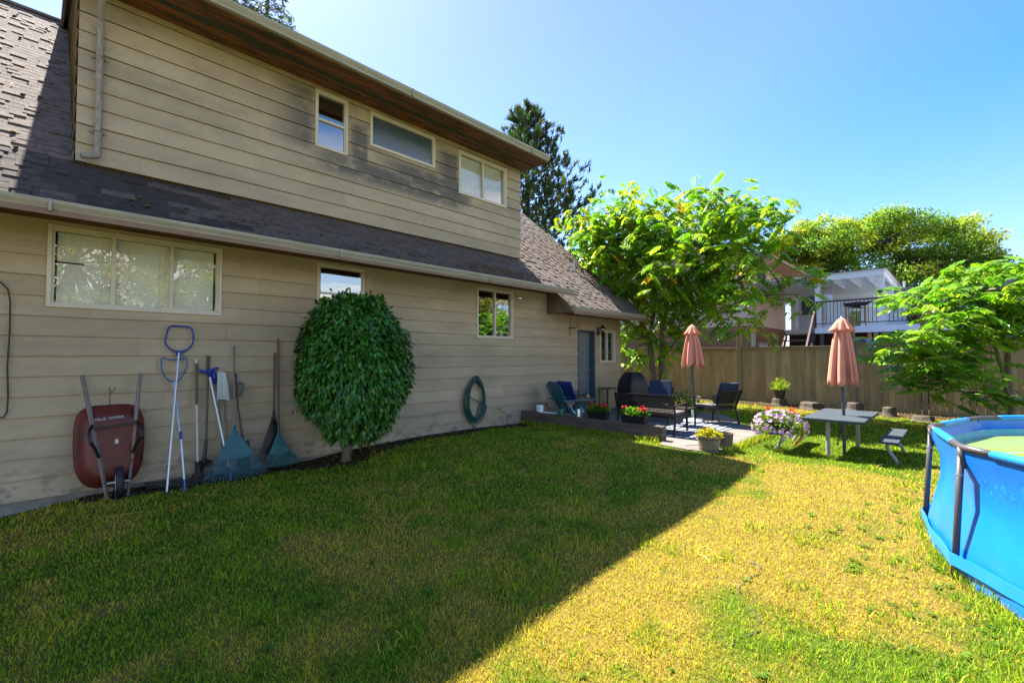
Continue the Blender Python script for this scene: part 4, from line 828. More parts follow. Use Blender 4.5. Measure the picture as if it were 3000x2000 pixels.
lw = MB(); lw.loft([ring(2.765, ZT - .01, 1), ring(2.755, ZT - .11, 1), ring(2.70, ZT - .26, .8), ring(2.70, .55, .4), ring(2.745, .36, .2), ring(2.775, .22, .1), ring(2.785, .08, 0), ring(2.775, -.04, 0), ring(2.73, -.12, 0), ring(2.66, -.19, 0)], cap=False)
lw.build('outer_wall', Mliner, pool, smooth=True)
li = MB(); li.loft([ring(2.745, ZT - .01, 1), ring(2.73, ZT - .10, 1), ring(2.70, ZT - .12, .9)], cap=False); li.build('inner_collar', Mliner, pool, smooth=True)
li = MB(); li.loft([ring(2.698, ZT - .115, .9), ring(2.64, ZT - .22, .6), ring(2.60, .55, .3), ring(2.6, -.05, 0)], cap=False); li.add(ring(2.6, -.05, 0), [tuple(range(504))]); li.build('inner_liner', Mliner3, pool, smooth=True)
wm = bpy.data.materials.new('pool_water'); wm.use_nodes = True; b = wm.node_tree.nodes['Principled BSDF']; b.inputs['Base Color'].default_value = (.24, .34, .06, 1); b.inputs['Roughness'].default_value = .02; b.inputs['IOR'].default_value = 1.4  # base colour carries the yellow-green of trees mirrored in the water
nz = wm.node_tree.nodes.new('ShaderNodeTexNoise'); nz.inputs['Scale'].default_value = 1.2; bp = wm.node_tree.nodes.new('ShaderNodeBump'); bp.inputs['Strength'].default_value = .15; bp.inputs['Distance'].default_value = .1; wm.node_tree.links.new(nz.outputs[0], bp.inputs['Height']); wm.node_tree.links.new(bp.outputs[0], b.inputs['Normal'])
wt = MB(); wt.add(ring(2.64, .84, .6), [tuple(range(504))]); tag(wt.build('water', wm, pool), label='pool water with a yellow green tree reflection in its colour')
for k_ in range(NP):
    a, a2 = A0 + 2 * math.pi * k_ / NP, A0 + 2 * math.pi * (k_ + 1) / NP; P_, Q_ = vp(RT, a, ZT), vp(RT, a2, ZT); d = (Q_ - P_).normalized()
    q = MB(); q.tube([P_ + d * .27, P_ + d * .29, P_.lerp(Q_, .5), Q_ - d * .29, Q_ - d * .27], [.025, .030, .031, .030, .025], 14); q.build('rim_sleeve', Mliner2, pool, smooth=True)
    q = MB(); q.tube([P_ - (P_ - vp(RT, a - 2 * math.pi / NP, ZT)).normalized() * .29, P_ - (P_ - vp(RT, a - 2 * math.pi / NP, ZT)).normalized() * .06, P_, P_ + d * .06, P_ + d * .29], .0245, 14)
    q.tube([P_, P_ - Vector((0, 0, .16))], .0255, 14); j = q.build('rim_joint', Mppole, pool, smooth=True)
    ft = vp(RT + .065, a, G(*vp(RT + .1, a, 0)[:2]) - .02); q = MB(); tp_ = P_ - Vector((0, 0, .02)); q.tube([tp_, tp_.lerp(ft, .5), ft], .0225, 14); pl = q.build('leg', Mppole, pool, smooth=True)
    q = MB(); s1 = tp_.lerp(ft, .19); q.tube([s1 - (ft - tp_).normalized() * .004, s1 + (ft - tp_).normalized() * .004], .0245, 14); q.build('leg_ring', Malu, pl)
st_ = MB(); rr_ = []
for k_ in range(NP * 8):
    a = A0 + 2 * math.pi * k_ / (NP * 8); r_ = polyr(a, RT + .09); w_ = .046; z = .175 + .012 * math.sin(a * 3)
    rr_.append([vp(max(r_, 2.80), a, z - w_), vp(max(r_, 2.80), a, z + w_), vp(max(r_, 2.80) - .004, a, z + w_), vp(max(r_, 2.80) - .004, a, z - w_)])
rr_.append(rr_[0]); st_.loft(rr_, cap=False); st_.build('strap', Mliner2, pool, smooth=False)
sc_ = MB()
for q in range(46):
    a = R(random.uniform(113.5, 137)); z = random.choice([random.gauss(.80, .02), random.gauss(.78, .03)]) - (a - R(115)) * .02; P_ = vp(2.70, a, z)
    n_ = Vector((math.cos(a), math.sin(a), 0)); tt = Vector((-n_.y, n_.x, 0)); hh = random.uniform(.008, .03); P_ = P_ + n_ * .004
    sc_.add([P_ - tt * .002, P_ + tt * .002 + Vector((0, 0, .002)), P_ + tt * .004 + Vector((0, 0, hh)), P_ + tt * .001 + Vector((0, 0, hh))], [(0, 1, 2, 3)])
tag(sc_.build('worn_print', Mscuff, pool), kind='stuff')

# ---------------------------------------------------------------- picnic table, benches, umbrellas
TZ = .715; tb_ = thing('picnic_table', (9.6, 1.46, G(9.6, 1.46)), 'dark grey topped rectangular garden table on two tan pedestal legs', 'table')
b_ = MB(); b_.box(8.74, 10.50, 1.05, 1.88, TZ - .045, TZ); b_.build('tabletop', Mtable, tb_, bev=.012)
for (x, y) in ((9.18, 1.60), (10.42, 1.36)):
    b_ = MB(); b_.tube([(x, y, TZ - .045), (x, y, G(x, y) - .02)], .032, 12); lg = b_.build('leg', Mtleg, tb_)
    b_ = MB(); b_.tube([(x, y - .3, TZ - .055), (x, y + .25, TZ - .055)], .018, 8); b_.build('crossbar', Mtleg, lg)
for (x0, x1) in ((9.2, 9.75), (10.4, 9.9)):
    b_ = MB(); b_.tube([(x0, 1.47, .25), (x1, 1.47, TZ - .05)], .010, 6); b_.build('brace', Mframe, tb_)
def bench(label, x0, x1, y0, y1, zt, sgn):
    t = thing('bench', ((x0 + x1) / 2, (y0 + y1) / 2, G((x0 + x1) / 2, (y0 + y1) / 2)), label, 'bench', group='benches of the grey picnic table')
    b_ = MB(); b_.box(x0, x1, y0, y1, zt - .04, zt); b_.build('seat', Mtable, t, bev=.008)
    for x in (x0 + .30, x1 - .22):
        ym = (y0 + y1) / 2; g = G(x, ym); b_ = MB(); P_ = [(x, ym + .04 * sgn, zt - .04), (x, ym + .045 * sgn, zt - .14), (x, ym - .01 * sgn, zt - .24), (x, ym - .06 * sgn, zt - .32), (x, ym - .06 * sgn, g - .02)]
        b_.tube(P_, .026, 10); b_.build('leg', Mtleg, t, smooth=True)
bench('grey picnic bench nearest the pool, standing empty', 8.86, 10.58, .67, .90, .435, 1)
bench('grey picnic bench half hidden under the purple flowers', 8.62, 10.34, 2.14, 2.36, .435, -1)
def umbrella(label, x, y, zg, ztop, zb, rb, seed, base=None, tabz=None):
    t = thing('patio_umbrella', (x, y, zg), label, 'umbrella', group='closed salmon patio umbrellas'); r_ = random.Random(seed)
    b_ = MB(); b_.tube([(x, y, zg - .01), (x, y, zb + .06), (x, y, ztop - .03)], .025, 12); b_.tube([(x, y, zb - .14), (x, y, zb - .02)], .026, 12); b_.build('pole', Mpole, t)
    nf = 8; n = nf * 8; rings = []; H_ = ztop - .16
    ph = [r_.uniform(-.25, .25) for _ in range(nf)]; am = [r_.uniform(.75, 1.2) for _ in range(nf)]; lo = [r_.uniform(-.05, .05) for _ in range(nf)]
    for j in range(15):
        v = j / 14; rad = .075 + (rb - .075) * v ** .62; dep = .26 + .34 * v; ring_ = []
        for k_ in range(n):
            a = 2 * math.pi * k_ / n; i = int(k_ // 8); fr_ = (k_ % 8) / 8; w_ = .5 - .5 * math.cos(2 * math.pi * fr_)
            ra = rad * (1 - dep * w_ * am[i]) ; tw = (.55 * w_ * v * (1 if i % 3 else -.6)) + ph[i] * v * .4
            z = H_ + (zb - H_) * v - (.045 * math.cos(2 * math.pi * fr_) + lo[i]) * v ** 6 + (.03 * w_) * v ** 8
            ring_.append((x + ra * math.cos(a + tw), y + ra * math.sin(a + tw), z))
        rings.append(ring_)
    b_ = MB(); b_.loft(rings, cap=False); cn = b_.build('canopy', Msalmon, t, smooth=True); sd = cn.modifiers.new('s', 'SOLIDIFY'); sd.thickness = .004
    rings = []
    for j in range(8):
        v = j / 7; rad = .025 + .15 * v ** .85 * (1 + .25 * v ** 3); ring_ = []
        for k_ in range(n):
            a = 2 * math.pi * k_ / n; w_ = .5 - .5 * math.cos(a * nf); ring_.append((x + rad * (1 - .42 * w_ * v) * math.cos(a + .2 * w_), y + rad * (1 - .42 * w_ * v) * math.sin(a + .2 * w_), ztop - .20 * v ** 1.25 - .03 * (1 - w_) * v ** 3))
        rings.append(ring_)
    b_ = MB(); b_.loft(rings); b_.build('vent_cap', Msalmon, t, smooth=True); b_ = MB(); b_.lathe([(.02, -.01), (.018, .015), (.006, .03)], (x, y, ztop), 8); b_.build('finial', Mpole, t)
    # tie strap
    b_ = MB(); n2 = 40; b_.tube([(x + (.10) * math.cos(a), y + (.10) * math.sin(a), ztop - .42 + .03 * math.sin(a)) for a in np.linspace(0, 2 * math.pi, n2)], .006, 5, cap=False); b_.build('tie_strap', Msalmon, t)
    if base: b_ = MB(); b_.lathe([(.25, 0), (.25, .04), (.20, .07), (.06, .10), (.035, .12), (.035, .30)], (x, y, zg), 24); b_.build('base', Mbase, t, bev=.004)
umbrella('closed salmon umbrella standing through the picnic table', 9.47, 1.42, G(9.47, 1.42), 2.36, 1.27, .225, 3)
umbrella('closed salmon umbrella over the patio seating, before the fence', 10.45, 4.40, PZ, 2.43, 1.50, .27, 8, base=True)

# ---------------------------------------------------------------- patio furniture
def weave(mb, o, u, v, nu, nv, w_, th=.004):
    """open basket weave in the plane o + u*s + v*t"""
    o, u, v = Vector(o), Vector(u), Vector(v); nn = u.cross(v).normalized() * th
    for i in range(nu + 1):
        c = o + u * (i / nu); mb.beam(c + nn, c + v + nn, w_, .003, up=nn)
    for j in range(nv + 1):
        c = o + v * (j / nv); mb.beam(c - nn, c + u - nn, w_ * 1.2, .003, up=nn)
def wicker_seat(name, label, w_, loc, rz, back=True, cush_back=False, cat='chair', group=None):
    """faces local +x"""
    t = thing(name, loc, label, cat, rz, group); hw = w_ / 2; sh_, bh, dp_ = .36, .76, .62
    f = MB(); f.box(-.02, dp_, -hw, -hw + .03, sh_ - .05, sh_); f.box(-.02, dp_, hw - .03, hw, sh_ - .05, sh_); f.box(dp_ - .03, dp_, -hw + .03, hw - .03, sh_ - .05, sh_); f.box(-.02, .01, -hw + .03, hw - .03, sh_ - .05, sh_)
    f.beam((-.16, -hw + .015, bh), (-.16, hw - .015, bh), .03, .02); 
    for s in (-1, 1):
        y = s * (hw - .015); f.beam((-.0, y, sh_), (-.16, y, bh), .03, .03)
        f.beam((-.07, y, .56), (dp_ - .02, y, .58), .05, .022); f.beam((dp_ - .03, y, sh_), (dp_ - .03, y, .57), .03, .03)
    f.build('frame', Mframe, t, local=True)
    for x, dx in ((.0, -.10), (dp_ - .03, .03)):
        for s in (-1, 1): l = MB(); l.beam((x + dx, s * (hw - .015), 0), (x, s * (hw - .015), sh_ - .02), .034, .034); l.build('leg', Mframe, t, local=True)
    b_ = MB(); weave(b_, (.0, -hw + .03, sh_ - .02), (0, w_ - .06, 0), (-.155, 0, bh - sh_), int(w_ / .028), 15, .014); b_.build('woven_back', Mwicker, t, local=True)
    b_ = MB(); b_.box(.02, dp_ - .01, -hw + .035, hw - .035, sh_ - .01, sh_ + .06); b_.build('seat_cushion', Mcush2, t, local=True, bev=.02)
    if cush_back: b_ = MB(); b_.obox((-.03, 0, sh_ + .33), (.08, w_ - .10, .50), Matrix.Rotation(R(-20), 3, 'Y')); b_.build('back_cushion', Mcush, t, local=True, bev=.02)
    return t
wicker_seat('garden_sofa', 'dark woven two seat garden sofa with its back to the lawn', 1.22, (8.43, 4.50, PZ), R(4), cat='sofa')
PG = 'woven armchairs on the patio rug'
wicker_seat('garden_armchair', 'woven armchair with navy back cushion facing the lawn, behind the sofa', .62, (10.35, 5.15, PZ), R(196), cush_back=True, group=PG)
wicker_seat('garden_armchair', 'woven armchair with navy back cushion right of the umbrella pole', .64, (10.58, 3.72, PZ), R(70), cush_back=True, group=PG)
t = thing('coffee_table', (9.72, 4.35, PZ), 'low square dark coffee table between the sofa and armchairs', 'table'); b_ = MB(); b_.box(9.5, 9.95, 4.12, 4.58, PZ + .37, PZ + .40); b_.build('tabletop', Mframe, t, bev=.004)
for x in (9.52, 9.93):
    for y in (4.14, 4.56): b_ = MB(); b_.box(x - .016, x + .016, y - .016, y + .016, PZ, PZ + .37); b_.build('leg', Mframe, t)
# plaid rug
rug = bpy.data.materials.new('plaid_rug'); rug.use_nodes = True; N = rug.node_tree.nodes; L = rug.node_tree.links; tc = N.new('ShaderNodeTexCoord'); sp = N.new('ShaderNodeSeparateXYZ'); L.new(tc.outputs['Object'], sp.inputs[0])
def lines(sock, per, off, wd):
    a = N.new('ShaderNodeMath'); a.operation = 'ADD'; L.new(sock, a.inputs[0]); a.inputs[1].default_value = off + 10
    m_ = N.new('ShaderNodeMath'); m_.operation = 'MODULO'; L.new(a.outputs[0], m_.inputs[0]); m_.inputs[1].default_value = per
    c = N.new('ShaderNodeMath'); c.operation = 'LESS_THAN'; L.new(m_.outputs[0], c.inputs[0]); c.inputs[1].default_value = wd; return c.outputs[0]
mxs = None
for s in (lines(sp.outputs[0], .34, 0, .022), lines(sp.outputs[1], .34, 0, .022), lines(sp.outputs[0], .34, .16, .012), lines(sp.outputs[1], .34, .16, .012)):
    if mxs is None: mxs = s
    else: q = N.new('ShaderNodeMath'); q.operation = 'MAXIMUM'; L.new(mxs, q.inputs[0]); L.new(s, q.inputs[1]); mxs = q.outputs[0]
mx = N.new('ShaderNodeMix'); mx.data_type = 'RGBA'; L.new(mxs, mx.inputs[0]); mx.inputs[6].default_value = (.035, .045, .07, 1); mx.inputs[7].default_value = (.55, .56, .58, 1); L.new(mx.outputs[2], N['Principled BSDF'].inputs['Base Color']); N['Principled BSDF'].inputs['Roughness'].default_value = .95
b_ = MB(); b_.box(8.22, 10.75, 3.42, 5.45, PZ + .003, PZ + .011); tag(b_.build('rug', rug), 'dark outdoor rug with a thin white plaid grid under the patio seats', 'rug')
# adirondack chair
ad = thing('adirondack_chair', (8.62, 6.62, PZ), 'faded teal plastic adirondack chair with a fanned slat back', 'chair', R(-22))
b_ = MB()
for i in range(7):
    u = (i - 3) / 3; hgt = .93 - .10 * u * u; xb = -.42; y0, y1 = u * .20, u * .30
    a = Vector((-.05, y0, .22)); c = Vector((xb + .04 * abs(u), y1, hgt)); b_.beam(a, c, .062 + .014, .018, up=(1, 0, .5)); b_.lathe([(.036, -.004), (.036, .004)], (c.x, c.y, c.z), 10)
b_.build('slatted_back', Mteal3 if 'Mteal3' in globals() else mat('faded_dark_teal', (.02, .115, .15), .5, noise=.15, nscale=5), ad, local=True)
M3 = bpy.data.materials['faded_dark_teal']
b_ = MB()
for i in range(6): x = .02 + i * .095; z = .20 + .024 * i + (.02 if i == 5 else 0); b_.beam((x, -.27, z), (x, .27, z), .082, .02)
b_.build('slatted_seat', M3, ad, local=True)
for s in (-1, 1):
    b_ = MB(); b_.beam((-.30, s * .34, .50), (.55, s * .36, .52), .11, .022); b_.build('armrest', M3, ad, local=True)
    b_ = MB(); b_.beam((.50, s * .31, 0), (.46, s * .31, .51), .10, .03, up=(0, 1, 0)); b_.beam((-.45, s * .29, .0), (.55, s * .29, .33), .09, .025, up=(0, 1, 0)); b_.build('leg', M3, ad, local=True)
# black metal lounge chair with blue cushion behind it
lc = thing('lounge_chair', (9.15, 6.88, PZ), 'black framed chair with royal blue back cushion beside the door', 'chair', R(-12)); b_ = MB()
for s in (-1, 1):
    y = s * .27; b_.tube([(-.30, y, .86), (-.10, y, .40), (.42, y, .40), (.46, y, 0)], .014, 6); b_.tube([(-.16, y, .56), (.45, y, .60), (.46, y, .40)], .014, 6); b_.tube([(-.10, y, .40), (-.22, y, 0)], .014, 6)
    for q in range(3): b_.beam((-.05, y, .44 + q * .05), (.44, y, .45 + q * .05), .01, .018)
b_.build('frame', Mblack, lc, local=True)
b_ = MB(); b_.obox((-.17, 0, .66), (.09, .50, .50), Matrix.Rotation(R(-24), 3, 'Y')); b_.build('back_cushion', mat('royal_blue_cushion', (.008, .025, .20), .8), lc, local=True, bev=.02)
b_ = MB(); b_.obox((.16, 0, .45), (.52, .50, .08)); b_.build('seat_cushion', mat('tan_seat_cushion', (.30, .22, .12), .85), lc, local=True, bev=.02)
# small wire stand, plant stand, grill
t = thing('wire_stand', (9.95, 6.95, PZ), 'small round black wire stand with a candle jar, before the door', 'stand'); b_ = MB(); b_.tube([(9.95 + .10 * math.cos(a), 6.95 + .10 * math.sin(a), PZ + .42) for a in np.linspace(0, 2 * math.pi, 20)], .006, 5)
for q in range(5): a = q * 1.257; b_.tube([(9.95 + .10 * math.cos(a), 6.95 + .10 * math.sin(a), PZ + .42), (9.95 + .11 * math.cos(a), 6.95 + .11 * math.sin(a), PZ)], .005, 5)
b_.build('frame', Mblack, t); b_ = MB(); b_.lathe([(.09, .425), (.09, .43)], (9.95, 6.95, PZ), 16); b_.build('top', Mblack, t)
b_ = MB(); b_.lathe([(.03, .433), (.038, .45), (.038, .50), (.02, .53)], (9.92, 6.93, PZ), 12); tag(b_.build('candle_jar', mat('cream_wax', (.75, .68, .35), .4), smooth=True), 'little cream jar on the wire stand before the door', 'jar')
t = thing('side_table', (10.95, 7.0, PZ), 'thin legged dark side table against the wall right of the door', 'table'); b_ = MB(); b_.box(10.74, 11.2, 6.84, 7.18, PZ + .60, PZ + .63); b_.build('tabletop', Mwood, t)
for x in (10.77, 11.17):
    for y in (6.87, 7.15): b_ = MB(); b_.tube([(x, y, PZ + .60), (x, y, PZ)], .011, 6); b_.build('leg', Mblack, t)
gr = thing('barbecue', (11.0, 6.25, PZ), 'barbecue under a domed black vinyl cover by the house corner', 'barbecue'); b_ = MB(); rings = []
for z, w2, d2, e in ((.12, .36, .30, 8), (.14, .365, .305, 8), (.55, .36, .30, 7), (.72, .355, .295, 6), (.86, .34, .28, 5), (.97, .29, .235, 4), (1.05, .23, .19, 4), (1.085, .18, .14, 3), (1.09, .05, .04, 2)):
    rg = []
    for k_ in range(40):
        a = 2 * math.pi * k_ / 40; c, s = math.cos(a), math.sin(a); fl = 1 + .025 * math.sin(a * 7 + z * 3) * (1 - z * .7)
        rg.append((w2 * fl * math.copysign(abs(c) ** (2 / e), c), d2 * fl * math.copysign(abs(s) ** (2 / e), s), z))
    rings.append(rg)
b_.loft(rings); cv = b_.build('cover', Mcover, gr, smooth=True, local=True); gr.rotation_euler[2] = R(62)
for x in (-.26, .26):
    for y in (-.2, .2): b_ = MB(); b_.tube([(x, y, .14), (x, y, .05), (x, y, 0)], [.02, .02, .035], 8); b_.build('leg', Mblack, gr, local=True)
b_ = MB(); b_.box(-.24, -.20, .30, .34, .30, .36); b_.box(-.20, .20, .31, .315, .32, .34); b_.build('lower_handle', Malu, gr, local=True)

# ---------------------------------------------------------------- flowers and pots
def blob_leaves(n, c, rx, ry, rz_, L_, W_, col, seed=1, up=.5, shell=.5):
    rs = np.random.RandomState(seed); u = rs.randn(n, 3); u /= np.linalg.norm(u, axis=1, keepdims=True); u[:, 2] = np.abs(u[:, 2]) * 1.0 if up > 0 else u[:, 2]
    P = np.array(c) + u * np.array([rx, ry, rz_]) * (1 - shell * rs.rand(n, 1)); D = u + rs.randn(n, 3) * .5 + np.array([0, 0, up]); c0 = np.array([col[i] for i in rs.randint(0, len(col), n)]) * (.7 + .6 * rs.rand(n, 1))
    return P, D, u + rs.randn(n, 3) * .4 + np.array([0, 0, .4]), L_ * (.7 + .6 * rs.rand(n)), W_ * (.7 + .6 * rs.rand(n)), c0
def flowers(name, pts, nrm, r_, petal, centre, material, parent, seed=1, npet=5):
    rs = random.Random(seed); V = []; F_ = []; C_ = []
    for p, n_ in zip(pts, nrm):
        n_ = Vector(n_).normalized(); p = Vector(p); a_ = n_.orthogonal().normalized(); b2 = n_.cross(a_); rr = r_ * rs.uniform(.75, 1.15); i = len(V); V.append(p - n_ * rr * .25); C_.append(centre); k1 = rs.uniform(.75, 1.2); m = npet * 2
        for q in range(m):
            an = 6.283 * q / m; ro = rr * (1 if q % 2 == 0 else .82); V.append(p + (a_ * math.cos(an) + b2 * math.sin(an)) * ro + n_ * rr * .15); C_.append(tuple(c * k1 for c in petal[q % len(petal)]))
            V.append(p + (a_ * math.cos(an) + b2 * math.sin(an)) * ro * .45 - n_ * rr * .05); C_.append(tuple(c * k1 for c in petal[0]))
        for q in range(m):
            o1, i1, o2, i2 = i + 1 + 2 * q, i + 2 + 2 * q, i + 1 + 2 * ((q + 1) % m), i + 2 + 2 * ((q + 1) % m); F_ += [(i, i1, i2), (i1, o1, o2), (i1, o2, i2)]
    return npmesh(name, np.array([tuple(v) for v in V]), faces3=np.array(F_), mat=material, parent=parent, col=np.array(C_))
def trough(label, x, y, z, ln):
    t = thing('flower_trough', (x, y, z), label, 'planter', group='black flower troughs on the timber edging'); b_ = MB(); rings = [[(x + sx * w_, y + sy * l, z + h) for sx, sy in ((-1, -1), (1, -1), (1, 1), (-1, 1))] for w_, l, h in ((.06, ln * .39, 0), (.085, ln * .46, .13), (.095, ln * .5, .135), (.095, ln * .5, .155), (.08, ln * .47, .155), (.078, ln * .46, .13))]
    b_.loft(rings); b_.build('trough', Mpot, t, bev=.004)
    d = blob_leaves(520, (x, y, z + .15), .13, ln * .52, .12, .055, .045, [(.05, .16, .02), (.12, .24, .02), (.16, .26, .02)], seed=int(y * 9), up=.5); leaf_cloud('foliage', *d, Mleaf, t, fold=.1)
    rs = random.Random(int(y * 7)); P_ = []; Nn_ = []
    for _ in range(9):
        cx, cy, cz = x + rs.uniform(-.09, .06), y + rs.uniform(-.42, .42) * ln, z + rs.uniform(.24, .31)
        for _ in range(16): v = Vector((rs.gauss(0, 1), rs.gauss(0, 1), rs.gauss(.4, 1))).normalized(); P_.append(Vector((cx, cy, cz)) + v * .032); Nn_.append(v)
    tag(flowers('blossoms', P_, Nn_, .016, [(.75, .012, .02), (.65, .01, .03)], (.4, .01, .01), Mpetal, t), kind='stuff')
trough('black trough of red geraniums on the timber edging nearest the lawn', 7.83, 4.42, .457, .56)
trough('black trough of red geraniums further along the timber edging, by the watering cans', 7.83, 5.22, .457, .50)
b_ = MB(); b_.lathe([(.055, 0), (.08, .16), (.085, .16), (.085, .18), (.07, .18)], (8.0, 5.0, PZ), 14); tag(b_.build('terracotta_pot', Mterra), 'small terracotta pot on the patio between the flower troughs', 'pot')
def can(label, x, y, z, r_, h, m_, rose):
    t = thing('watering_can', (x, y, z), label, 'watering can', group='watering cans on the timber edging'); b_ = MB(); b_.lathe([(r_, 0), (r_, .01), (r_ * .95, h * .6), (r_ * .9, h), (r_ * .82, h), (r_ * .82, h - .01)], (x, y, z), 18); b_.build('body', m_, t, smooth=False)
    b_ = MB(); b_.tube([(x, y + r_ * .8, z + .04), (x, y + r_ + .08, z + h * .7), (x, y + r_ + .13, z + h + .03)], [.018, .013, .011], 8); sp_ = b_.build('spout', m_, t, smooth=True)
    b_ = MB(); b_.tube([(x, y + r_ + .125, z + h + .02), (x - .01, y + r_ + .15, z + h + .05)], [.012, .034], 12); b_.build('rose', rose, sp_)
    b_ = MB(); b_.tube([(x, y - r_ * .9, z + h * .3), (x, y - r_ - .06, z + h * .6), (x, y - r_ * .9, z + h + .05), (x, y, z + h + .08), (x, y + r_ * .7, z + h)], .008, 7); b_.build('handle', m_, t, smooth=True)
can('shiny galvanised watering can between the teal can and the flowers', 7.82, 5.70, .457, .072, .15, Mgalv, Malu)
can('dull teal green watering can under the adirondack chair arm', 7.83, 6.16, .457, .062, .13, mat('dull_green_teal', (.025, .13, .10), .45), mat('teal_rose', (.02, .1, .08), .5))
t = thing('white_pail', (7.83, 6.78, .47), 'white tub with a small dark emblem at the house end of the edging', 'pail'); b_ = MB(); b_.lathe([(.075, 0), (.078, .01), (.082, .13), (.088, .13), (.088, .14), (.078, .14)], (7.83, 6.78, .475), 22); b_.build('tub', Mwhite, t, smooth=False)
b_ = MB(); q0 = Vector((7.755, 6.735, .535))
for dx, dz, w_, h in ((0, 0, .010, .016), (-.012, .004, .012, .009), (.012, .004, .012, .009), (-.022, .000, .008, .006), (.022, 0, .008, .006), (0, -.012, .006, .008)): a = R(215) + dx / .081; b_.obox((7.83 + .0825 * math.cos(a), 6.78 + .0825 * math.sin(a), .545 + dz), (.003, w_, h), Matrix.Rotation(a, 3, 'Z'))
b_.build('emblem', Mblack, t)
b_ = MB(); b_.obox((7.85, 6.55, .462), (.13, .42, .012), Matrix.Rotation(R(4), 3, 'Z')); tag(b_.build('white_board', Mwhite, bev=.002), 'flat white board lying on the edging under the white tub', 'board')
b_ = MB(); b_.lathe([(.10, 0), (.15, .08), (.17, .22), (.15, .34), (.11, .38), (.12, .41), (.10, .41)], (8.17, 6.98, PZ), 18); tag(b_.build('ceramic_pot', mat('brown_glaze', (.16, .10, .06), .4, noise=.2, nscale=5), smooth=True), 'brown rounded ceramic pot behind the adirondack chair', 'pot')
# half-barrel with yellow leaves
t = thing('barrel_planter', (7.56, 2.93, .19), 'pale wooden barrel planter of yellow leaves at the patio corner', 'planter')
for k_ in range(14):
    b_ = None
b_ = MB(); ns = 16
for k_ in range(ns):
    b_.cur = .8 + .4 * random.random(); a0, a1 = 2 * math.pi * (k_ + .03) / ns, 2 * math.pi * (k_ + .97) / ns
    q = [(.145, 0), (.185, .25)]; V_ = []
    for r_, z in q:
        for aa in (a0, a1):
            for rr2 in (r_, r_ - .014): V_.append((7.56 + rr2 * math.cos(aa), 2.93 + rr2 * math.sin(aa), .19 + z + random.uniform(-.002, .003) * (z > 0)))
    b_.add(V_, [(0, 2, 6, 4), (1, 5, 7, 3), (4, 6, 7, 5), (0, 4, 5, 1), (2, 3, 7, 6)])
b_.cur = 1.0; b_.build('staves', Mbarrel, t)
for z, r_ in ((.195, .178), (.02, .150)): b_ = MB(); b_.lathe([(r_, 0), (r_ + .003, .014)], (7.56, 2.93, .19 + z), 32, cap=False); b_.build('hoop', Mband, t)
b_ = MB(); b_.lathe([(.01, 0), (.165, .0)], (7.56, 2.93, .40), 20); b_.build('compost', Msoil, t)
d = blob_leaves(430, (7.56, 2.93, .42), .19, .19, .10, .06, .035, [(.42, .40, .02), (.50, .42, .03), (.25, .30, .02), (.22, .12, .03)], seed=5, up=.3); leaf_cloud('foliage', *d, Mleaf, t, fold=.1)
t = thing('wooden_tub', (7.92, 2.86, .19), 'darker slim wooden tub right behind the barrel planter', 'planter'); b_ = MB(); b_.lathe([(.105, 0), (.13, .26), (.115, .26), (.11, .2)], (7.90, 2.80, .19), 14); b_.build('tub', Mwood, t)
# petunia basket on the bench
t = thing('petunia_basket', (8.95, 2.27, .435), 'overflowing pink and purple petunias on the hidden bench', 'flower basket'); b_ = MB(); b_.lathe([(.16, 0), (.24, .14), (.25, .14), (.25, .16), (.22, .16)], (8.95, 2.27, .436), 20); b_.build('bowl', Mpot, t)
rs = np.random.RandomState(4); n = 2400; u = rs.randn(n, 3); u /= np.linalg.norm(u, axis=1, keepdims=True); u = u[u[:, 2] > -.55]; n = len(u)
sc3 = np.array([.33, .42, .27]); P = np.array([8.95, 2.26, .50]) + u * sc3 * (1 - .35 * rs.rand(n, 1)); 
leaf_cloud('foliage', P, u + rs.randn(n, 3) * .6, u + rs.randn(n, 3) * .4, .03 + .02 * rs.rand(n), .018 + .01 * rs.rand(n), np.where(rs.rand(n, 1) < .5, np.array([[.13, .24, .03]]), np.array([[.24, .30, .04]])) * (.7 + .5 * rs.rand(n, 1)), Mleaf, t, fold=.1)
m_ = rs.rand(n) < .095; Pf = np.array([8.95, 2.26, .50]) + u[m_] * sc3 * 1.04; tag(flowers('blossoms', Pf, u[m_] + np.array([-.35, -.2, .15]), .033, [(.75, .50, .72), (.45, .07, .38)], (.25, .02, .22), Mpetal, t), kind='stuff')
hp = thing('orange_hoop', (9.75, 2.3, .1), 'orange plastic strap hanging in a curve behind the petunias', 'strap'); b_ = MB(); b_.tube([(9.62, 2.25, .66), (9.72, 2.17, .66), (9.80, 2.10, .60), (9.83, 2.06, .48), (9.80, 2.06, .33), (9.70, 2.10, .20), (9.55, 2.18, .10)], .022, 8); b_.build('strap', Morange, hp, smooth=True)
b_ = MB(); rsn = random.Random(5); P_ = [(9.63 + rsn.gauss(0, .05), 2.24 + rsn.gauss(0, .04), .70 + rsn.gauss(0, .03)) for _ in range(26)] + [(9.4 + rsn.gauss(0, .03), 2.55 + rsn.gauss(0, .03), .74 + rsn.gauss(0, .02)) for _ in range(14)]
flw = flowers('geranium_blossoms', P_, [(rsn.gauss(-.5, .5), rsn.gauss(-.3, .5), rsn.gauss(.5, .4)) for _ in P_], .02, [(.8, .05, .02)], (.5, .02, .01), Mpetal, None); tag(flw, 'red geranium blossoms poking up behind the petunias', 'flowers', kind='stuff')
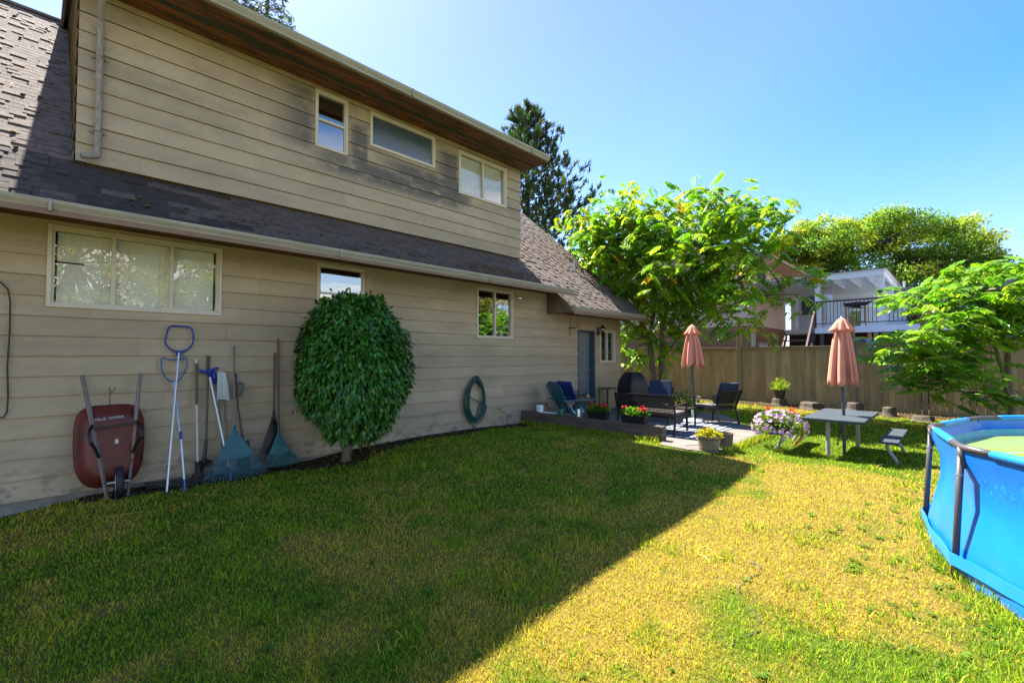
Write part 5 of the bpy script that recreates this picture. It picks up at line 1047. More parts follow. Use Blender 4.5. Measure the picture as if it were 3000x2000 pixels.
# garden bed behind the patio
bd = thing('flower_bed', (12.7, 6.3, .18), 'leafy flower bed with red blooms below the forked tree', 'flower bed')
d = blob_leaves(1500, (12.7, 6.25, .15), .4, .95, .62, .09, .045, [(.06, .16, .02), (.14, .24, .03), (.04, .10, .02)], seed=9, up=.5, shell=.9); leaf_cloud('foliage', *d, Mleaf, bd, fold=.1)
P_ = [(12.35 + rsn.gauss(0, .06), 6.6 + rsn.gauss(0, .09), .62 + rsn.gauss(0, .05)) for _ in range(30)]; tag(flowers('blossoms', P_, [(-1, -.3, .4)] * 30, .03, [(.8, .02, .03)], (.4, .01, .01), Mpetal, bd), kind='stuff')
d = blob_leaves(260, (11.9, 5.15, .2), .25, .28, .62, .11, .055, [(.22, .32, .06), (.10, .2, .03)], seed=19, up=.6, shell=.9); tag(leaf_cloud('hosta_plant', *d, Mleaf, None, fold=.1), 'pale leaved plant behind the right armchair, left of the umbrella base', 'plant')
# stumps and pot
def stump(x, y, r_, h, label, lean=0):
    g = G(x, y); b_ = MB(); rings = []; rr = random.Random(int(x * 100 + y * 10))
    for z, q in ((-.05, 1.35), (0, 1.22), (h * .3, 1.06), (h * .9, 1.0), (h, .96)):
        rings.append([(x + lean * z + r_ * q * (1 + .10 * math.sin(a * 3 + x) + .05 * math.sin(a * 7 + y)) * math.cos(a), y + r_ * q * (1 + .10 * math.sin(a * 3 + x) + .06 * math.sin(a * 6)) * math.sin(a), g + z + (.02 * math.sin(a * 2) if z == h else 0)) for a in np.linspace(0, 2 * math.pi, 18)[:-1]])
    b_.loft(rings); tag(b_.build('tree_stump', Mstump), label, 'stump', group='tree stumps along the fence')
stump(16.5, 4.14, .20, .20, 'tree stump under the black flower pot'); stump(16.35, 3.22, .30, .17, 'wide low tree stump second from the flower pot'); stump(16.6, 2.2, .19, .22, 'tree stump behind the picnic umbrella'); stump(15.9, 1.36, .14, .22, 'upright cut log between the umbrella and the blue pool'); stump(15.3, .66, .20, .12, 'flat low tree stump closest to the pool', .3)
t = thing('flower_pot', (16.5, 4.14, G(16.5, 4.14) + .2), 'black pot of yellow green wispy flowers on a stump', 'flower pot'); z = G(16.5, 4.14) + .205; b_ = MB(); b_.lathe([(.12, 0), (.165, .24), (.18, .24), (.18, .28), (.16, .28)], (16.5, 4.14, z), 18); b_.build('pot', Mpot, t)
d = blob_leaves(620, (16.5, 4.14, z + .27), .27, .27, .36, .10, .018, [(.22, .32, .03), (.35, .38, .04), (.10, .2, .03)], seed=29, up=.9, shell=.8); leaf_cloud('foliage', *d, Mleaf, t, fold=.1)
b_ = MB(); b_.lathe([(.07, 0), (.09, .18), (.10, .18), (.10, .2), (.08, .2)], (15.3, 6.3, G(15.3, 6.3)), 14); tag(b_.build('clay_pot', mat('pale_clay', (.42, .38, .32), .8)), 'small pale clay pot on the ground by the fence behind the umbrella', 'pot')
# cords in the grass
def cordthing(name, label, pts, r_, m_):
    b_ = MB(); P_ = [Vector((x, y, G(x, y) + .002 + .009 * math.sin(i * 2.1))) for i, (x, y) in enumerate(pts)]; b_.tube(P_, r_, 7); tag(b_.build(name, m_, smooth=True), label, 'hose')
cordthing('soaker_hose', 'thin grey black hose snaking through the sunlit straw grass', [(4.08, 1.27), (4.10, 1.22), (4.03, 1.16), (3.94, 1.15), (3.85, 1.17), (3.77, 1.19), (3.66, 1.20), (3.58, 1.19), (3.47, 1.13), (3.39, 1.05), (3.29, .97), (3.23, .93), (3.17, .93), (3.09, .95), (3.02, 1.0), (2.96, 1.02), (2.90, 1.0)], .0042, mat('grey_black_hose', (.05, .055, .08), .5))
cordthing('yellow_hose', 'short loop of pale yellow hose lying in the straw grass', [(3.87, 1.50), (3.95, 1.58), (3.98, 1.65), (4.08, 1.68), (4.16, 1.65), (4.12, 1.57), (4.02, 1.50), (4.00, 1.46), (4.05, 1.42)], .005, Myellow)
# ---------------------------------------------------------------- back fence
FX = 17.0
fence = thing('fence', (FX, 3, .15), 'tall weathered board fence along the far side of the yard', 'fence')
def panel(y0, y1, zt, gap, cap=True):
    mb = MB(); y = y0; rr = random.Random(int(y0 * 10))
    while y < y1 - .02:
        w_ = rr.uniform(.125, .16); ye = min(y + w_, y1); zg = G(FX, (y + ye) / 2) + .10; mb.cur = .78 + .4 * rr.random(); xo = rr.uniform(-.004, .004) + (0 if gap else (.012 if rr.random() < .5 else 0)); g = gap * rr.uniform(.3, 1.4)
        mb.box(FX - .009 + xo, FX + .009 + xo, y + g / 2 + .0008, ye - g / 2 - .0008, zg, zt - .03); y = ye
    mb.cur = 1.0; mb.build('board_panel', Mfence, fence)
    r = MB(); zg = G(FX, (y0 + y1) / 2); r.box(FX - .045, FX - .016, y0, y1, zg - .03, zg + .13); r.build('kick_board', Mfence, fence)
    if cap: r = MB(); r.box(FX - .06, FX + .06, y0, y1, zt - .03, zt + .012); r.build('cap_rail', Mfcap, fence, bev=.004); r = MB(); r.box(FX - .035, FX - .012, y0, y1, zt - .12, zt - .03); r.build('top_rail', Mfcap, fence)
panel(5.56, 8.40, 2.00, 0); panel(8.5, 11.5, 2.03, 0); panel(2.38, 5.42, 2.02, 0); panel(.78, 2.22, 2.13, .007); panel(-2.6, .62, 2.06, .010); panel(-6.5, -2.7, 2.06, .010)
for y, zt, w_ in ((8.45, 2.1, .1), (5.49, 2.92, .12), (2.30, 2.90, .14), (.70, 2.62, .12), (-2.65, 2.1, .1)):
    b_ = MB(); b_.box(FX - .10, FX - .10 + w_, y - w_ / 2, y + w_ / 2, G(FX, y) - .1, zt); p = b_.build('post', Mfcap, fence, bev=.006)
    if zt > 2.5 and y < 3: b_ = MB(); b_.box(FX - .13, FX + .07, y - w_ / 2 - .03, y + w_ / 2 + .03, zt, zt + .03); b_.build('post_cap', Mywood, p)
b_ = MB(); rr = random.Random(8)
for x0, x1 in ((12.2, 17.0),): 
    y = 11.5
# ---------------------------------------------------------------- neighbour's house
nb = thing('neighbour_house', (24, 8, 0), 'two storey neighbour house, pinkish stucco over brown lap siding', 'house')
b_ = MB(); b_.box(22, 27.4, 6.53, 6.63, 3.07, 5.85); b_.box(22, 22.1, 6.63, 15, 3.07, 6.05); b_.prism([(22.02, 6.6, 6.02), (22.02, 15, 6.02), (22.02, 10.8, 7.3)], (.06, 0, 0)); b_.build('stucco_wall', Mstucco, nb)
def lap(mb, a, b2, z0, z1, st, nx, ny):
    z = z0
    while z < z1 - .01:
        ze = min(z + st, z1); mb.cur = .88 + .22 * rr.random(); A_ = Vector((*a, 0)); B_ = Vector((*b2, 0)); n_ = Vector((nx, ny, 0)) * .02
        mb.add([A_ + n_ + Vector((0, 0, z)), B_ + n_ + Vector((0, 0, z)), B_ + Vector((0, 0, ze)), A_ + Vector((0, 0, ze)), A_ - n_ * .2 + Vector((0, 0, z)), B_ - n_ * .2 + Vector((0, 0, z))], [(0, 1, 2, 3), (4, 5, 1, 0)]); z = ze
    mb.cur = 1.0
b_ = MB(); lap(b_, (22.03, 6.56), (27.4, 6.56), -.1, 3.05, .21, 0, -1); lap(b_, (22.03, 6.56), (22.03, 15), -.1, 3.05, .21, -1, 0); b_.build('lap_siding', Mbrown, nb)
b_ = MB(); b_.box(22.05, 22.08, 6.6, 15, -.1, 3.07); b_.box(22.05, 27.4, 6.6, 6.62, -.1, 3.07); b_.build('wall_core', Mbrown, nb)
b_ = MB(); b_.box(21.96, 22.04, 6.47, 6.60, -.1, 3.06); b_.build('corner_board', Mtrim, nb)
b_ = MB(); ez = lambda y: 5.98 + .30 * (y - 5.6)
b_.add([(21.4, 5.6, ez(5.6)), (29, 5.6, ez(5.6)), (29, 10.8, ez(10.8)), (21.4, 10.8, ez(10.8)), (21.4, 5.6, ez(5.6) - .12), (29, 5.6, ez(5.6) - .12), (29, 10.8, ez(10.8) - .12), (21.4, 10.8, ez(10.8) - .12), (21.4, 16, ez(5.6)), (29, 16, ez(5.6))], [(0, 1, 2, 3), (0, 4, 5, 1), (0, 3, 7, 4), (3, 2, 9, 8)]); b_.build('roof', Mroof2, nb)
b_ = MB(); b_.add([(21.42, 5.63, ez(5.6) - .115), (29, 5.63, ez(5.6) - .115), (29, 6.52, ez(5.6) - .10), (21.42, 6.52, ez(5.6) - .10)], [(0, 1, 2, 3)]); b_.add([(21.42, 5.63, ez(5.6) - .12), (22.0, 5.63, ez(5.6) - .12), (22.0, 10.8, ez(10.8) - .13), (21.42, 10.8, ez(10.8) - .13)], [(0, 1, 2, 3)]); b_.build('soffit', Meave, nb)
b_ = MB(); b_.box(21.38, 29, 5.50, 5.60, ez(5.6) - .14, ez(5.6) - .01); b_.build('gutter', mat('tan_gutter', (.30, .21, .14), .6), nb)
b_ = MB(); b_.beam((21.40, 5.62, ez(5.6) - .07), (21.40, 10.8, ez(10.8) - .07), .03, .16); b_.build('fascia', Mroof2, nb)
b_ = MB(); b_.tube([(21.5, 5.55, ez(5.6) - .12), (21.55, 5.6, ez(5.6) - .25), (21.95, 6.42, ez(5.6) - .42), (21.95, 6.45, 3.1), (21.95, 6.44, .2)], .035, 8); b_.build('downpipe', Meave, nb)
def nwin(x0, x1, z0, z1, y=6.53, m_=None):
    b_ = MB(); w_ = .06; yy = y - .04; b_.box(x0, x0 + w_, yy, y + .05, z0, z1); b_.box(x1 - w_, x1, yy, y + .05, z0, z1); b_.box(x0 + w_, x1 - w_, yy, y + .05, z0, z0 + w_); b_.box(x0 + w_, x1 - w_, yy, y + .05, z1 - w_, z1); b_.box((x0 + x1) / 2 - .025, (x0 + x1) / 2 + .025, yy + .01, y + .05, z0 + w_, z1 - w_); w = b_.build('window', Mtrim, nb)
    b_ = MB(); b_.box(x0 + w_, x1 - w_, y - .012, y - .008, z0 + w_, z1 - w_); b_.build('pane', m_ or Mobsc, w)
nwin(22.55, 24.0, 4.35, 5.65); nwin(24.9, 26.3, 4.5, 5.6); nwin(22.75, 24.0, 1.7, 2.33, m_=Mwhite)
# ---------------------------------------------------------------- white covered deck
dk = thing('covered_deck', (22.5, 3, 0), 'raised white deck with a flat roof, brown railing and dark stairs', 'deck')
b_ = MB(); b_.box(21.0, 24.6, -1.2, 3.98, 2.76, 2.82); b_.box(27.2, 28.6, 3.98, 6.5, 3.02, 3.08); b_.build('floor', Mwhite, dk)
b_ = MB(); b_.box(20.96, 21.0, -1.2, 4.0, 2.58, 2.81); b_.box(27.16, 27.2, 4.0, 6.5, 2.84, 3.07); b_.build('fascia', Mwsid, dk)
for (x, y, z0, z1, w_) in ((21.05, 3.90, 2.82, 4.62, .16), (21.05, 1.95, 2.82, 4.60, .16)):
    b_ = MB(); b_.box(x - w_ / 2, x + w_ / 2, y - w_ / 2, y + w_ / 2, z0, z1); b_.build('post', Mwhite, dk)
for (x, y, m_) in ((21.15, 2.33, Mywood), (21.2, 2.15, Mtrim), (21.1, 3.8, Mwood), (21.15, .2, Mwood)):
    b_ = MB(); b_.box(x - .06, x + .06, y - .06, y + .06, 0, 2.6); b_.build('support_post', m_, dk)
b_ = MB(); b_.box(20.90, 20.98, 1.86, 4.2, 4.60, 4.79); b_.build('front_beam', Mwhite, dk); b_ = MB(); b_.box(20.98, 27.5, 1.86, 1.94, 4.58, 4.78); b_.build('side_beam', Mwhite, dk)
b_ = MB(); b_.box(20.88, 27.55, 1.80, 6.6, 4.795, 4.84); rf2 = b_.build('canopy_roof', Mwhite, dk); b_ = MB(); b_.box(20.85, 27.6, 1.76, 6.6, 4.842, 4.86); b_.build('roof_felt', Mroof2, rf2)
for y in (2.45, 3.0, 3.55): b_ = MB(); b_.box(21.0, 24.5, y - .03, y + .03, 4.64, 4.79); b_.build('rafter', Mwhite, dk)
b_ = MB(); lap(b_, (24.5, 1.95), (24.5, 3.98), 2.82, 4.8, .16, -1, 0); b_.box(24.51, 24.6, 1.95, 3.98, 0, 4.8); b_.build('back_wall', Mwsid, dk); b_ = MB(); lap(b_, (28.5, 3.9), (28.5, 6.5), 3.08, 5.6, .16, -1, 0); b_.box(28.51, 28.6, 3.9, 6.5, 0, 5.6); b_.build('side_wall', Mwsid, dk)
b_ = MB(); b_.box(22.3, 22.36, 2.95, 3.86, 2.82, 3.86); b_.build('half_wall', Mwhite, dk); b_ = MB(); b_.box(21.6, 21.66, 1.66, 1.87, 2.82, 4.25); b_.build('side_panel', Mwsid, dk); b_ = MB(); b_.box(21.6, 21.66, 1.3, 1.655, 2.82, 3.62); b_.build('low_wall', Mwsid, dk)
b_ = MB(); b_.box(28.40, 28.46, 5.2, 6.1, 3.10, 5.1); dr = b_.build('door', mat('pale_grey_door', (.48, .52, .55), .5), dk); b_ = MB(); b_.box(28.385, 28.398, 5.3, 6.0, 3.9, 4.9); b_.build('door_glass', Mobsc, dr)
b_ = MB(); b_.box(28.34, 28.40, 6.15, 6.35, 3.10, 5.1); b_.build('door_trim', Mwhite, dk)
def rail(y0, y1, n):
    b_ = MB(); b_.beam((20.98, y0, 3.80), (20.98, y1, 3.80), .06, .055); b_.beam((20.98, y0, 2.95), (20.98, y1, 2.95), .03, .03)
    for i in range(n + 1): y = y0 + (y1 - y0) * i / n; b_.tube([(20.98, y, 2.95), (20.98 + rr.uniform(-.01, .01), y + rr.uniform(-.008, .008), 3.4), (20.98, y, 3.78)], .011, 5)
    b_.build('railing', Mrail, dk)
rail(3.96, 1.99, 17); rail(1.99, -1.1, 26)
b_ = MB(); 
for i in range(10):
    x = 20.9 - i * .24; z = 2.58 - i * .24
    b_.box(x - .16, x + .14, 4.02, 5.0, z - .045, z)
b_.build('stair_treads', mat('dark_stair_boards', (.10, .075, .06), .7), dk)
for y in (4.02, 4.99): b_ = MB(); b_.beam((21.0, y, 2.55), (18.6, y, .15), .05, .22, up=(0, 0, 1)); b_.build('stringer', Mrail, dk)
b_ = MB(); b_.beam((21.0, 3.97, 3.66), (18.7, 3.97, 1.35), .06, .08); b_.beam((20.95, 3.97, 2.8), (20.95, 3.97, 3.75), .06, .06); b_.beam((18.7, 3.97, .1), (18.7, 3.97, 1.4), .06, .06)
for i in range(9): x = 20.7 - i * .22; z = 3.66 - (21 - x) * 1.0; b_.beam((x, 3.97, z - .95), (x, 3.97, z), .02, .02)
b_.build('stair_rail', Mrail, dk)
b_ = MB(); b_.box(23.6, 23.65, -1.0, 4.0, 0, 2.75); b_.box(23.65, 27.95, 3.95, 4.0, 0, 2.75); b_.box(27.9, 27.95, 4.0, 6.5, 0, 3.0); b_.build('under_deck_wall', mat('dark_brown_wall', (.06, .04, .03), .9), dk)
# things on and under the deck
t = thing('easel_frame', (21.3, 2.7, 2.82), 'yellow wooden frame with a black bundle across its top on the deck', 'frame'); b_ = MB(); b_.box(21.3, 21.34, 3.02, 3.06, 2.82, 3.64); b_.box(21.3, 21.34, 2.44, 2.48, 2.82, 3.66); b_.box(21.3, 21.34, 2.48, 3.02, 3.50, 3.54); b_.box(21.3, 21.34, 2.48, 3.02, 2.98, 3.02); b_.build('wooden_frame', Mywood, t)
b_ = MB(); b_.tube([(21.28, 3.14, 3.70), (21.28, 2.95, 3.66), (21.28, 2.7, 3.67), (21.28, 2.45, 3.66), (21.28, 2.25, 3.74)], [.03, .07, .09, .07, .02], 7); b_.tube([(21.28, 3.12, 3.62), (21.3, 2.9, 3.60), (21.3, 2.6, 3.55)], [.02, .05, .06], 6); b_.build('black_bundle', Mblack, t)
b_ = MB(); b_.beam((21.8, 2.85, 2.84), (22.0, 2.85, 3.45), .34, .03, up=(1, 0, 0)); b_.box(21.6, 21.95, 2.7, 3.0, 3.08, 3.11); tag(b_.build('folding_chair', mat('green_yellow_sling', (.30, .36, .10), .7)), 'green yellow folding chair behind the deck railing', 'chair')
b_ = MB(); b_.prism([(18.7, 2.9, 2.15), (18.7, 2.1, 2.15), (18.7, 2.2, 2.27), (18.7, 2.88, 2.45)], (1.6, 0, 0)); b_.box(18.8, 20.2, 2.15, 2.85, 0, 2.15); tag(b_.build('tarp', Mtarp), 'blue tarpaulin over a stack below the deck, just above the fence', 'tarp')
t = thing('plastic_chair', (19.0, 1.75, 0), 'blue back of a white framed chair above the fence under the deck', 'chair'); b_ = MB(); b_.box(19.0, 19.02, 1.60, 1.93, 1.6, 2.28); b_.box(18.99, 19.4, 1.6, 1.93, 1.3, 1.34); b_.build('sling', Mtarp, t)
b_ = MB(); frame_pts = [(18.98, 1.58, 0), (18.98, 1.58, 2.3), (18.98, 1.95, 2.3), (18.98, 1.95, 0)]; b_.tube(frame_pts, .018, 6); b_.build('frame', Mwhite, t)
d = blob_leaves(500, (21.3, 1.05, 2.83), .2, .25, .75, .12, .05, [(.05, .12, .02), (.10, .2, .03)], seed=41, up=.7, shell=.9); tag(leaf_cloud('potted_climber', *d, Mleaf, None, fold=.1), 'leafy potted climber at the right end of the deck railing', 'plant')
P_ = [(21.1 + rsn.gauss(0, .08), .6 + rsn.gauss(0, .25), 3.0 + abs(rsn.gauss(0, .14))) for _ in range(40)]; tag(flowers('deck_flowers', P_, [(-1, 0, .4)] * 40, .05, [(.8, .08, .08), (.7, .05, .3)], (.4, .02, .02), Mpetal, None), 'red and pink flowers on the deck edge', 'flowers', kind='stuff')
# low grey roofed house far right
fh = thing('far_house', (30, 0, 0), 'low house with a flat grey brown roof right of the deck', 'house'); b_ = MB(); b_.box(29.5, 36, -7, 2.2, 0, 4.7); b_.build('wall', mat('grey_stucco_wall', (.33, .30, .28), .9), fh); b_ = MB(); b_.box(28.9, 36.5, -7.5, 2.6, 4.72, 5.02); b_.build('roof', mat('grey_brown_roof', (.25, .20, .19), .9), fh)
b_ = MB(); b_.tube([(30, 1.9, 5.0), (30, 1.9, 5.45)], .05, 8); b_.build('vent_pipe', Malu, fh)
b_ = MB(); b_.box(29.44, 29.5, -1.5, .6, 3.0, 4.2); b_.build('window', Mobsc, fh)

# ---------------------------------------------------------------- trees
def bez(a, b, up, n=7):
    a, b = Vector(a), Vector(b); c = a.lerp(b, .45) + Vector((0, 0, up)); return [a * (1 - t) ** 2 + c * 2 * t * (1 - t) + b * t * t for t in np.linspace(0, 1, n)]
def compound_tree(name, label, cat, trunks, clumps, cols, seed, nper=24, pairs=8, ll=.40, lf=.105, lw=.042, bark=None, yellow=.03, flat=.0, rad=.55):
    """trunks: list of (points, radii); clumps: (x,y,z[,n]) centres of leafy shoots; leaves are pinnate"""
    rs = np.random.RandomState(seed); rr_ = random.Random(seed); root = trunks[0][0][0]; t = thing(name, root, label, cat)
    tk = MB()
    for pts, rad_ in trunks: tk.tube(pts, rad_, 9)
    fork = [Vector(p) for pts, _ in trunks for p in pts[2:]]
    Pl = []; Dl = []; Nl = []; Ll = []; Wl = []; Cl = []; 
    for cl in clumps:
        c = Vector(cl[:3]); np_ = int(cl[3] if len(cl) > 3 else nper); f = min(fork, key=lambda q: (q - c).length + (2.0 if q.z > c.z + .2 else 0)); L_ = (c - f).length
        path = bez(f, c, .12 * L_ if c.z > f.z else .1); tk.tube(path, [.012 + .022 * min(L_, 2) * (1 - i / 6) for i in range(7)], 6)
        for k_ in range(np_):
            az = rr_.random() * 6.283; el = rr_.gauss(.25, .45) if not flat else rr_.gauss(.08, .22); d = Vector((math.cos(az) * math.cos(el), math.sin(az) * math.cos(el), math.sin(el)))
            b0 = c + Vector((max(-1.7, min(1.7, rr_.gauss(0, 1))), max(-1.7, min(1.7, rr_.gauss(0, 1))), max(-1.3, min(1.3, rr_.gauss(0, .8 if not flat else .45))))) * rad * .42
            ln = ll * rr_.uniform(.65, 1.15); dr = rr_.uniform(.3, .9) * (.6 if flat else 1); side = d.cross(Vector((0, 0, 1))).normalized(); yel = rr_.random() < yellow
            base = Vector((.50, .30, .02)) if yel else Vector(rr_.choice(cols)); base = base * rr_.uniform(.75, 1.2)
            npair = pairs + rr_.randint(-2, 1); prev = None
            for i in range(1, npair + 1):
                s = i / npair; p = b0 + d * ln * s + Vector((0, 0, -dr * ln * s * s)); tang = (d + Vector((0, 0, -2 * dr * s))).normalized(); size = (.65 + .6 * math.sin(math.pi * (s * .8 + .1)))
                for sg in (-1, 1):
                    dd = side * sg * .9 + tang * .45 + Vector((0, 0, -.30 - .25 * rr_.random() * (1 if not flat else .3))); Pl.append(p); Dl.append(dd); Nl.append(Vector((0, 0, 1)) + side * sg * .3 + Vector((rr_.gauss(0, .25), rr_.gauss(0, .25), 0))); Ll.append(lf * size * rr_.uniform(.85, 1.15)); Wl.append(lw * size); Cl.append(base * rr_.uniform(.85, 1.15))
            i0 = b0 + d * ln + Vector((0, 0, -dr * ln)); Pl.append(i0); Dl.append(d + Vector((0, 0, -dr))); Nl.append(Vector((0, 0, 1))); Ll.append(lf); Wl.append(lw); Cl.append(base)
            tk.tube([b0, b0 + d * ln * .5 + Vector((0, 0, -dr * ln * .25)), i0], [.005, .004, .002], 3, cap=False)
    tk.build('trunk', bark or Mbark, t, smooth=True)
    A = lambda q: np.array([tuple(v) for v in q]); leaf_cloud('crown', A(Pl), A(Dl), A(Nl), np.array(Ll), np.array(Wl), A(Cl), Mleaf, t, fold=.12, droop=.12)
    return t
T1 = [(12.60,9.53,6.17),(12.80,8.86,5.99),(13.96,8.55,7.32,16),(12.59,7.72,6.14),(13.24,7.58,5.74),(13.11,6.57,5.89),(13.66,6.40,5.68),(14.03,5.93,6.36),(12.35,4.54,6.02,16),(12.4,4.22,5.43,18),(14.16,4.30,5.98),(13.07,3.53,5.25),(13.96,4.39,5.24),(11.91,3.31,4.51),(13.10,9.46,5.65),(13.85,9.48,5.41),(12.52,7.82,5.10),(14.45,7.98,5.36),(14.33,6.96,5.27),(11.98,5.08,4.91),(13.36,4.91,4.77),(14.44,4.55,4.73),(12.93,8.49,4.58),(12.48,7.81,4.06),(13.04,7.21,4.26),(11.98,5.82,3.95),(12.50,5.49,4.35),(13.08,5.56,3.91),(13.24,4.87,4.00),(12.53,3.96,3.62),(12.52,7.28,3.64),(12.49,6.28,3.38),(13.14,5.67,3.31),(12.68,4.68,3.08),(11.96,3.85,2.80),(14.16,4.14,3.27),(13.40,7.14,3.12),(13.63,6.21,2.91),(12.40,6.50,5.26),(14.58,4.96,5.70),(14.22,5.64,3.60),(12.23,4.02,3.90),
 (13.60,3.44,3.54,5),(13.60,3.18,3.66,9),(13.60,2.89,3.29,8),(13.60,2.68,3.70,9),(13.60,3.20,3.16,6),(13.20,7.54,2.42,18),(13.20,6.43,2.26,12),(13.20,7.50,1.83,20),(13.20,7.68,2.72,18),(13.20,6.10,2.17,10),(13.20,7.04,2.07,8),(13.20,6.23,1.86,8),
 (13.3, 6.9, 6.4), (12.9, 5.4, 5.6), (13.5, 5.2, 6.3, 16), (12.7, 8.2, 5.5), (13.9, 3.9, 5.6, 14), (12.6, 6.9, 4.7), (13.3, 3.9, 4.5), (12.9, 7.2, 5.5), (13.1, 6.2, 5.2), (12.8, 5.2, 4.2), (13.4, 6.8, 3.9), (12.9, 4.7, 5.4), (13.9, 8.95, 6.9, 22), (13.9, 8.95, 6.4, 22), (12.0, 8.6, 5.5, 30), (12.1, 8.0, 4.9, 30), (12.15, 8.9, 5.95, 24), (11.9, 7.6, 4.6, 24)]
G1 = [(.17, .34, .018), (.25, .40, .02), (.10, .25, .015), (.34, .45, .025)]
compound_tree('forked_tree', 'bright green pinnate leaved tree with twin trunks by the house corner', 'tree',
    [([(13.30, 6.86, .1), (13.30, 6.84, 1.10), (13.28, 6.95, 2.20), (13.15, 7.25, 3.03), (12.95, 7.9, 3.9), (12.8, 8.4, 4.7)], [.13, .10, .085, .07, .05, .03]),
     ([(13.36, 6.78, .0), (13.50, 6.66, 1.10), (13.50, 6.62, 2.60), (13.45, 6.45, 3.42), (13.2, 5.74, 3.94), (13.0, 5.15, 4.65)], [.12, .10, .08, .07, .05, .03]),
     ([(13.50, 6.64, 1.6), (13.45, 6.4, 1.9), (13.4, 6.0, 2.3), (13.5, 5.2, 2.9), (13.6, 4.2, 3.3), (13.6, 3.3, 3.5)], [.035, .03, .03, .028, .022, .015]),
     ([(13.28, 6.95, 2.1), (13.3, 7.3, 2.6), (13.2, 7.9, 2.9), (13.1, 8.6, 3.1)], [.05, .045, .04, .03]),
     ([(13.3, 6.9, 2.6), (13.5, 6.8, 3.6), (13.6, 7.0, 4.6), (13.7, 7.4, 5.6)], [.07, .06, .045, .03])], [(c[0], c[1] - (.45 if c[1] > 8.2 else .25 if c[1] > 7.6 else 0), *c[2:]) for c in T1 if c[:3] not in ((14.16,4.14,3.27),(11.91,3.31,4.51),(12.53,3.96,3.62))], G1, 5, nper=36, rad=.95, pairs=7, ll=.42, lf=.165, lw=.072)
T2 = [(13.13,0.87,2.97,14),(14.10,0.64,3.12),(14.08,0.34,3.33),(14.64,0.06,3.31),(13.36,0.05,3.39,14),(14.38,-0.23,3.56),(13.98,-0.49,3.55),(13.06,-0.70,3.45),(13.77,-0.91,3.47),(14.51,0.46,2.86),(14.42,0.16,2.83),(13.56,-0.12,3.00),(13.77,-0.39,3.04),(12.39,-0.58,2.95),(12.91,-0.83,3.03),(14.29,0.36,2.52),(13.34,0.07,2.50),(12.73,-0.19,2.52),(13.67,-0.46,2.68),(14.06,-0.73,2.64),(13.99,-0.91,2.77),(13.24,-0.02,2.19),(13.40,-0.28,2.29),(13.57,-0.62,2.33),(14.25,-0.90,2.30),(13.60,-0.77,2.04),(13.28,-0.06,2.00),(13.52,1.08,2.11,12),(12.37,0.73,2.09),(12.41,0.59,2.02),(13.00,1.24,1.76,10),(14.76,1.03,1.76),(13.78,0.66,1.81),(13.28,0.35,1.86),(12.73,0.16,1.68),(13.56,0.85,1.47),(14.76,1.19,1.24,10),(14.23,0.58,1.41),(13.65,0.27,1.43),(14.45,0.00,1.42),(12.88,-0.25,1.62),(13.58,0.66,1.16,12),(13.74,0.25,0.94,12),(13.45,-0.26,1.30,12),(12.97,0.01,1.21,10),(13.67,-0.67,0.87,12),(14.69,-0.91,0.92,10),(12.31,0.22,2.91,10),(14.26,-1.00,2.98),(14.35,-0.99,2.50),(13.5, -1.4, 2.7), (13.7, -1.5, 3.3), (13.6, -1.9, 2.9), (13.8, -1.5, 2.1)]
G2 = [(.15, .33, .02), (.21, .38, .025), (.10, .25, .018), (.28, .42, .04)]
compound_tree('spreading_tree', 'layered green pinnate leaved small tree between the fence and the pool', 'tree',
    [([(14.60, -0.76, 0.05), (14.60, -0.76, .5), (14.60, -0.75, 0.92), (14.60, -0.75, 1.81), (14.60, -0.66, 2.32), (14.5, -0.45, 2.8)], [.09, .08, .07, .055, .045, .03]),
     ([(14.58, -.76, .6), (14.45, -.72, .95), (14.35, -.65, 1.4), (14.30, -.54, 1.99), (14.25, -.42, 2.4), (14.2, -.3, 2.9)], [.045, .042, .04, .035, .03, .02]),
     ([(14.6, -.76, .35), (14.4, -.5, .55), (14.2, -.1, .9), (14.0, .35, 1.2)], [.03, .025, .02, .012]), ([(14.6, -.76, .9), (14.3, -.5, 1.02), (14.0, -.1, 1.2), (13.7, .4, 1.5)], [.03, .025, .02, .012])], T2, G2, 15, nper=14, pairs=7, ll=.36, lf=.14, lw=.07, flat=1, rad=.55, yellow=.004, bark=Mbark)
